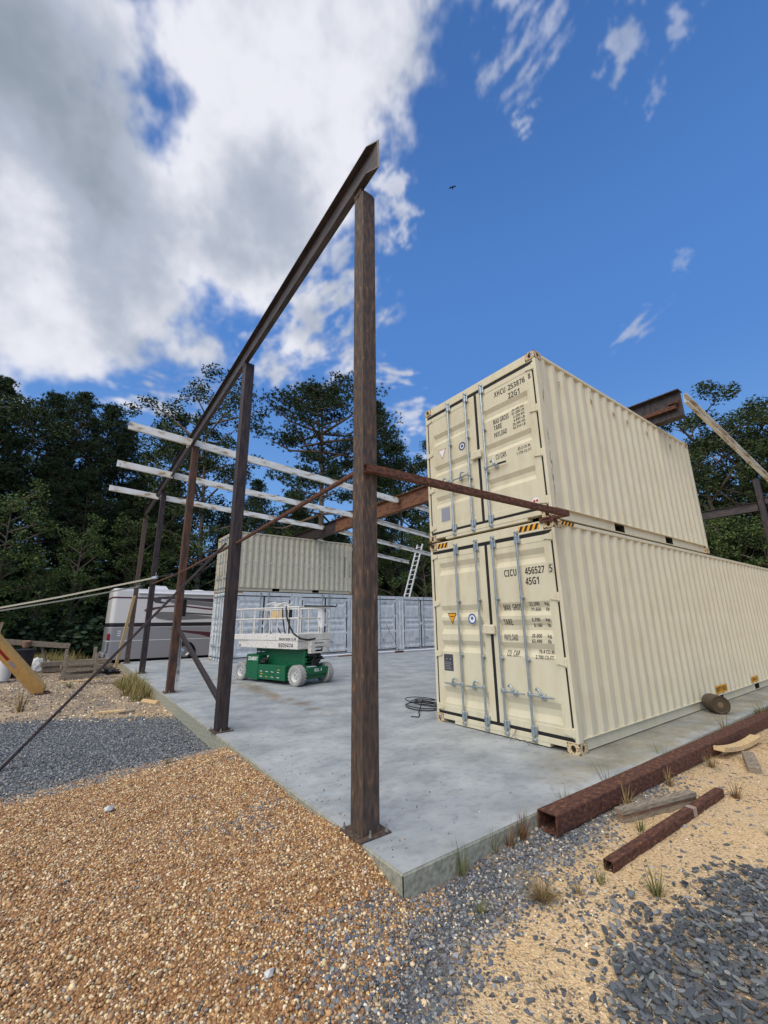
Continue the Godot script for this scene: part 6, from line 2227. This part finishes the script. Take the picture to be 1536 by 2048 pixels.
	for i in 900:
		var x := rng.randf_range(0.62, 2.4) if i % 2 else 0.58 + absf(rng.randfn()) * 0.25
		var zz := rng.randf_range(-3.5, 3.6)
		var an := rng.randf() * TAU
		var l := rng.randf_range(0.02, 0.10)
		var p := Vector3(x, height(x, zz) + 0.005, zz)
		tw.tint = pick(straw)
		tw.rod(p, p + Vector3(cos(an) * l, rng.randf() * 0.012, sin(an) * l), 0.0014, 0.0008, 4, false)
	var st := put("straw_litter", tw, gm)
	tag(st, "bits of straw and twig strewn on the sand", "straw", "", "stuff")


func leaf_cloud(g: Geo, r: RandomNumberGenerator, c: Vector3, rad: Vector3, n: int, size: float, cols: Array) -> void:
	for k in n:
		var d := Vector3(r.randfn(), r.randfn(), r.randfn()).normalized() * pow(r.randf(), 0.45)
		var p := c + d * rad
		var a := Vector3(r.randfn(), r.randfn() * 0.5, r.randfn()).normalized()
		var b := a.cross(Vector3(r.randfn(), r.randfn() + 0.8, r.randfn())).normalized()
		var s := size * r.randf_range(0.6, 1.3)
		var cc: Color = cols[r.randi() % cols.size()]
		var kk := r.randf_range(0.75, 1.25)
		g.tint = Color(cc.r * kk, cc.g * kk, cc.b * kk)
		g.quad(p - a * s * 0.6, p - b * s * 0.32, p + a * s * 0.6, p + b * s * 0.32)


func needle_tuft(g: Geo, r: RandomNumberGenerator, p: Vector3, dir: Vector3, n: int, long: float, wide: float, cols: Array) -> void:
	for k in n:
		var d := (dir * 0.55 + Vector3(r.randfn(), r.randfn(), r.randfn()) * 0.62).normalized()
		var s := d.cross(Vector3(r.randfn(), r.randfn(), r.randfn())).normalized() * wide
		var cc: Color = cols[r.randi() % cols.size()]
		var kk := r.randf_range(0.7, 1.25)
		g.tint = Color(cc.r * kk, cc.g * kk, cc.b * kk)
		var l := long * r.randf_range(0.7, 1.2)
		g.tri(p - s, p + s, p + d * l)


# meshes of a pine: [trunk and limbs, needles]; 1 unit of height is 20 m
func pine_meshes(sd: int, tall: float, crown_from: float, reach: float, whorls: int, shape: int) -> Array:
	var r := RandomNumberGenerator.new()
	r.seed = sd
	var wood := Geo.new()
	var g := Geo.new()
	g.tinted = true
	var cols := [Color(0.036, 0.062, 0.030), Color(0.048, 0.078, 0.034), Color(0.030, 0.054, 0.030), Color(0.062, 0.088, 0.032)]
	var pts := PackedVector3Array()
	var rad := PackedFloat32Array()
	for k in 9:
		var f := k / 8.0
		pts.append(Vector3(sin(f * 2.1 + sd) * 0.25 * f, tall * f * (1.0 if shape == 0 else 0.96), cos(f * 1.7 + sd) * 0.25 * f))
		rad.append(lerpf(tall * 0.0135, 0.03, pow(f, 0.9)))
	wood.path(pts, rad, 9)
	var at := func(f: float) -> Vector3:
		var q := clampf(f, 0, 1) * 8.0
		var i := mini(int(q), 7)
		return pts[i].lerp(pts[i + 1], q - i)
	for k in whorls:
		var f := lerpf(crown_from, 0.985 if shape == 0 else 0.93, pow(float(k) / (whorls - 1), 0.9 if shape == 0 else 0.8))
		var u := (f - crown_from) / (1.0 - crown_from)
		var wid := reach * (pow(sin(PI * clampf(u * 0.80 + 0.20, 0, 1)), 0.8) if shape == 0 else (0.66 + 0.34 * sin(u * 11.0 + sd)) * (1.0 - 0.30 * pow(u, 5.0)))
		var nb := 4
		for j in nb:
			var an := TAU * j / nb + k * 2.1 + r.randfn() * 0.35
			var l := wid * r.randf_range(0.55, 1.15)
			if l < 0.4: l = 0.4
			var rise := lerpf(0.05, 0.55, u) + r.randfn() * 0.12
			var a: Vector3 = at.call(f)
			var d := Vector3(cos(an), rise, sin(an)).normalized()
			var b := a + d * l * 0.55 + Vector3(0, -0.06 * l, 0)
			var c := a + d * l + Vector3(0, 0.10 * l, 0)
			wood.path(PackedVector3Array([a, b, c]), PackedFloat32Array([0.022 * l + 0.015, 0.014 * l + 0.01, 0.008]), 5, false)
			var pads := 3 if shape == 0 else 4
			for m in pads:
				var f2 := lerpf(0.42 if shape == 0 else 0.58, 1.0, (m + r.randf() * 0.6) / pads)
				var base := a.lerp(b, minf(f2 / 0.55, 1.0)) if f2 < 0.55 else b.lerp(c, (f2 - 0.55) / 0.45)
				var sidew := d.cross(UP).normalized() * r.randfn() * l * (0.20 if shape == 0 else 0.24)
				var mid := base + sidew + UP * (0.12 + 0.1 * l * r.randf())
				wood.rod(base, mid, 0.012 + 0.004 * l, 0.006, 4, false)
				var pr := ((0.42 + 0.12 * l) if shape == 0 else (0.55 + 0.085 * l)) * r.randf_range(0.75, 1.2)
				for q in int(26.0 * pr * pr + 18.0 * pr):
					var off := Vector3(r.randfn() * 0.48, r.randfn() * 0.24 + 0.08, r.randfn() * 0.48) * pr
					needle_tuft(g, r, mid + off, (off.normalized() * 0.7 + UP * 0.8).normalized(), 12, 0.21, 0.028, cols)
	return [wood.mesh(M.pine_bark), g.mesh(M.pine_needles)]


func broad_meshes(sd: int, tall: float, crown_from: float, reach: float, limbs: int, leaves: int, size: float, bare: float, tone := 1.0) -> Array:
	var r := RandomNumberGenerator.new()
	r.seed = sd
	var wood := Geo.new()
	var g := Geo.new()
	g.tinted = true
	var cols := []
	for c in [Color(0.046, 0.072, 0.028), Color(0.058, 0.086, 0.032), Color(0.036, 0.060, 0.027), Color(0.074, 0.094, 0.034)]: cols.append(Color(c.r * tone, c.g * tone, c.b * lerpf(1.0, tone, 0.4)))
	var lean := Vector3(r.randfn() * 0.04, 1, r.randfn() * 0.04) * tall
	wood.path(PackedVector3Array([Vector3.ZERO, lean * 0.35 + Vector3(0.1, 0, 0), lean * 0.7, lean * 0.98]), PackedFloat32Array([tall * 0.013, tall * 0.010, tall * 0.006, 0.015]), 8)
	for k in limbs:
		var f := lerpf(crown_from, 0.97, float(k) / limbs)
		var u := (f - crown_from) / (1.0 - crown_from)
		var an := k * 2.4 + r.randfn() * 0.4
		var l := reach * (0.55 + 0.6 * sin(PI * clampf(u * 0.85 + 0.12, 0, 1))) * r.randf_range(0.6, 1.1)
		var a := lean * f
		var d := Vector3(cos(an), r.randf_range(0.25, 0.9), sin(an)).normalized()
		var b := a + d * l * 0.6
		var c := a + d * l + Vector3(0, -0.05 * l, 0)
		wood.path(PackedVector3Array([a, b, c]), PackedFloat32Array([0.02 * l + 0.012, 0.012 * l + 0.008, 0.006]), 5, false)
		for q in 3:
			var e := a.lerp(c, r.randf_range(0.5, 1.0))
			var dd := Vector3(r.randfn(), r.randfn() * 0.6 + 0.4, r.randfn()).normalized()
			var tip := e + dd * l * r.randf_range(0.25, 0.5)
			wood.rod(e, tip, 0.012, 0.004, 4, false)
			if r.randf() < bare: continue
			var rr := r.randf_range(0.45, 0.95) * (0.4 + 0.16 * reach)
			leaf_cloud(g, r, tip, Vector3(rr, rr * 0.7, rr), int(leaves * rr), size, cols)
		if r.randf() > bare:
			var rr := r.randf_range(0.5, 1.0) * (0.4 + 0.16 * reach)
			leaf_cloud(g, r, c, Vector3(rr, rr * 0.75, rr), int(leaves * rr), size, cols)
	return [wood.mesh(M.grey_bark), g.mesh(M.broad_leaves)]


func plant_tree(called: String, label: String, category: String, group: String, kit: Array, at: Vector3, size: Vector3, turn: float) -> void:
	var t := thing(called, label, category, at, turn, group)
	var a := put_mesh("trunk", kit[0], t)
	var b := put_mesh("crown", kit[1], t)
	a.scale = size
	b.scale = size


func make_trees() -> void:
	var pines := [pine_meshes(11, 20.0, 0.40, 3.0, 18, 0), pine_meshes(12, 20.0, 0.34, 3.5, 20, 0), pine_meshes(13, 20.0, 0.48, 2.7, 16, 0)]
	var great := pine_meshes(21, 22.0, 0.47, 5.6, 12, 1)
	var broad := [broad_meshes(31, 16.0, 0.28, 4.2, 30, 250, 0.17, 0.22), broad_meshes(32, 16.0, 0.34, 3.6, 28, 240, 0.17, 0.32), broad_meshes(33, 16.0, 0.22, 4.4, 30, 250, 0.17, 0.22)]
	var young := [broad_meshes(41, 8.0, 0.14, 2.0, 24, 150, 0.14, 0.2, 1.6), broad_meshes(42, 8.0, 0.10, 2.2, 26, 150, 0.14, 0.2, 1.35)]
	var rows := "pines of the tree line"
	# the skyline: [x, z, height, kind, label]
	plant_tree("pine_tree", "big lone pine with spreading tiers of branches behind the far container", "pine tree", "", great, Vector3(-23.4, -0.24, -9.0), Vector3(1.12, 0.95, 1.12), 0.6)
	var sky := [[-31.9, 13.7, 16.4, 0], [-29.3, 11.6, 16.5, 0], [-29.6, 9.9, 16.5, 0], [-32.7, 9.2, 17.0, 2], [-33.9, 7.4, 18.3, 0], [-32.9, 5.8, 18.3, 0], [-34.9, 4.1, 18.7, 0], [-37.8, 2.4, 18.2, 0], [-40.7, 0.5, 15.6, 0], [-39.4, -1.3, 15.4, 0], [-33.4, -1.1, 19.0, 2], [-30.1, -2.7, 21.0, 2], [-25.2, -15.2, 21.0, 0], [-26.3, -19.0, 18.5, 2], [-26.6, -21.9, 19.0, 2], [-36.6, -8.8, 15.5, 0], [-38.0, -13.3, 15.5, 0],
		[-3.2, -20.6, 13.5, 2], [-1.7, -22.4, 12.9, 2], [-0.3, -21.4, 11.6, 2], [-4.6, -28.0, 13.4, 2], [1.0, -21.7, 11.7, 2], [-6.5, -26, 12.0, 2]]
	var names := {0: "pine of the dense dark tree line behind the yard", 2: "leafy tree growing among the pines of the tree line"}
	var sky_names := {1: "pine at the left-hand edge of the picture, over the boarded panel", 3: "leafy tree poking up between the two leftmost pines", 4: "broad pine above the sloping bench, left half of the dark pine mass", 5: "pine at the middle of the dark pine mass, above the motorhome's rear", 6: "pine at the right of the dark mass, just left of the topmost purlin's free end", 7: "slim pine right behind the free ends of the white purlins", 8: "lower pine in the dip of the skyline between purlin end and leafy tree", 9: "lower pine in the dip of the skyline, next to the loose leafy tree", 10: "leafy tree behind the tall loose one, seen under the edge beam", 13: "thin topped tree between the big lone pine and the near stack", 14: "last tree before the near stack, its top just left of the upper container"}
	var stack_names := {17: "leafy tree directly beyond the outer end of the deep beam", 18: "leafy tree above the white purlin at the right-hand edge", 19: "leafy tree cut by the right-hand edge behind the back post"}
	var k := 0
	for s in sky:
		var pine: bool = s[3] == 0
		var kit: Array = pines[k % 3] if pine else broad[k % 3]
		var hh: float = s[2] / (20.0 if pine else 17.2)
		var wd := (hh if pine else hh * 0.92) * rng.randf_range(0.92, 1.1)
		var right: bool = s[0] > -8.0
		var own: String = sky_names[k] if sky_names.has(k) else names[s[3]]
		if stack_names.has(k): own = stack_names[k]
		elif right: own = "leafy tree standing behind the near container stack, sky showing through it"
		elif k == 11: own = "tall loose leafy tree beside the big lone pine, before the dark tree line"
		elif k == 12: own = "pine close behind the nearest post, at the big lone pine's right side"
		plant_tree("pine_tree" if pine else "leafy_tree", own, "pine tree" if pine else "tree", "" if k == 11 or k == 12 else ("trees behind the near stack" if right else rows if pine else "leafy trees of the tree line"), kit, Vector3(s[0], -0.24, s[1]), Vector3(wd, hh, wd), rng.randf() * TAU)
		k += 1
	# rows behind, seen between and below the first
	for i in 46:
		var f := i / 45.0
		var p := Vector2(-34.0, 22.0).lerp(Vector2(-31.0, -30.0), f) if i % 2 == 0 else Vector2(-43.0, 24.0).lerp(Vector2(-36.0, -38.0), f)
		p += Vector2(rng.randfn() * 1.8, rng.randfn() * 1.5)
		var kit: Array = pines[i % 3]
		var hh := rng.randf_range(0.52, 0.64)
		plant_tree("pine_tree", "dark pine deep inside the wood behind the yard", "pine tree", "pines inside the wood", kit, Vector3(p.x, -0.24, p.y), Vector3(hh * 1.15, hh, hh * 1.15), rng.randf() * TAU)
	for i in 22:
		var f := i / 21.0
		var p := Vector2(-30.0, -30.0).lerp(Vector2(12.0, -30.0), f) + Vector2(rng.randfn() * 1.5, rng.randfn() * 2.0 - (i % 2) * 5.0)
		plant_tree("leafy_tree", "leafy tree deep inside the wood behind the containers", "tree", "leafy trees inside the wood", broad[i % 3], Vector3(p.x, -0.24, p.y), Vector3(0.62, 0.58, 0.62) * rng.randf_range(0.9, 1.1), rng.randf() * TAU)
	# young growth along the edge
	var edge := [[-24.9, 7.6, 9.0], [-23.7, 9.4, 8.0], [-27.4, 4.6, 8.0], [-29.7, 1.2, 9.5], [-26.8, 6.2, 5.5], [-25.6, 11.2, 7.0], [-29.5, -0.6, 7.5], [-24.8, -17.0, 10.5], [-22.4, -18.2, 9.6], [-29.5, -9.4, 10.0], [-24.0, -13.0, 8.5], [-26.8, -7.0, 9.0], [-3.6, -19.2, 7.4], [-1.6, -19.6, 6.4], [0.6, -19.0, 6.0], [-20.5, -21.5, 9.0], [-17.0, -22.5, 8.0]]
	var edge_names := {0: "bright green young tree low behind the sloping bench", 1: "yellow green young tree at the left-hand edge behind the boarded panel", 2: "young tree right behind the motorhome's rear corner", 3: "young tree rising behind the motorhome's roof", 4: "small bushy young tree between sloping bench and motorhome", 5: "young tree farthest to the left, cut by the picture's edge", 6: "young tree behind the motorhome's roof vent"}
	k = 0
	for s in edge:
		var hh: float = s[2] / 8.6
		plant_tree("young_tree", edge_names[k] if edge_names.has(k) else ("young tree behind the near container stack" if s[0] > -8.0 else "young tree with low branches behind the far container"), "tree", "young trees at the wood's edge", young[k % 2], Vector3(s[0], -0.24, s[1]), Vector3(hh * 0.8, hh, hh * 0.8), rng.randf() * TAU)
		k += 1
	# ground growth
	var g := Geo.new()
	g.tinted = true
	var r := RandomNumberGenerator.new()
	r.seed = 77
	leaf_cloud(g, r, Vector3(0, 0.55, 0), Vector3(0.9, 0.7, 0.9), 460, 0.15, [Color(0.026, 0.048, 0.026), Color(0.036, 0.060, 0.032), Color(0.022, 0.042, 0.026), Color(0.045, 0.062, 0.026)])
	var bush := g.mesh(M.broad_leaves)
	var mm := MultiMesh.new()
	mm.transform_format = MultiMesh.TRANSFORM_3D
	mm.mesh = bush
	mm.instance_count = 1500
	for i in 1500:
		var f := rng.randf()
		var p := Vector2.ZERO
		if i < 400: p = Vector2(-25.5 - absf(rng.randfn()) * 4.5, lerpf(17.0, -24.0, f))
		else: p = Vector2(lerpf(-26.0, 10.0, f), -19.5 - absf(rng.randfn()) * 5.0)
		if p.x > -25.5 and p.y > -18.0: p.x -= 4.0
		var s := rng.randf_range(0.8, 2.3)
		if i >= 620:
			# deeper in: tall saplings that close the view between the trunks
			p = Vector2(-31.0 - rng.randf() * 14.0, lerpf(24.0, -36.0, f)) if i < 1150 else Vector2(lerpf(-34.0, 16.0, f), -24.0 - rng.randf() * 12.0)
			s = rng.randf_range(2.2, 4.2)
		mm.set_instance_transform(i, Transform3D(Basis(UP, rng.randf() * TAU).scaled(Vector3(s, s * rng.randf_range(0.7, 1.2), s)), Vector3(p.x, -0.3 + (rng.randf() * 2.5 if i >= 620 else 0.0), p.y)))
	var o := MultiMeshInstance3D.new()
	o.name = "undergrowth"
	o.multimesh = mm
	add_child(o, true)
	tag(o, "dark tangled undergrowth along the edge of the wood", "undergrowth", "", "stuff")


func _ready() -> void:
	# camera
	var cam := Camera3D.new()
	cam.name = "camera"
	cam.position = Vector3(3.0598, 1.5639, 5.1637)
	cam.rotation = Vector3(0.254124, 0.925147, -0.012438)
	cam.fov = 100.964
	cam.near = 0.05
	cam.far = 1500.0
	cam.current = true
	add_child(cam)
	# sky, sun behind thin cloud, exposure
	rng.seed = 20240917
	wobble = noise(41, 0.45, 4)
	fine = noise(42, 6.0, 3)
	var env := Environment.new()
	env.background_mode = Environment.BG_SKY
	env.sky = Sky.new()
	env.sky.sky_material = make_sky()
	env.background_energy_multiplier = 1.0
	env.tonemap_mode = Environment.TONE_MAPPER_LINEAR
	env.tonemap_exposure = 1.0
	env.sdfgi_enabled = true
	env.ssao_enabled = true
	env.ssil_enabled = true
	var we := WorldEnvironment.new()
	we.name = "world_environment"
	we.environment = env
	add_child(we)
	var sun := DirectionalLight3D.new()
	sun.name = "sun"
	sun.light_color = Color(1.0, 0.965, 0.91)
	sun.light_energy = 1.12
	sun.light_angular_distance = 70.0
	sun.shadow_enabled = true
	sun.look_at_from_position(Vector3(0.24, 0.76, 0.60) * 50.0, Vector3.ZERO, UP)
	add_child(sun)
	make_materials()
	make_ground()
	make_slab()
	make_containers()
	make_frame()
	make_lift()
	make_camper()
	make_yard()
	make_trees()
	make_gravel()
	make_grass()
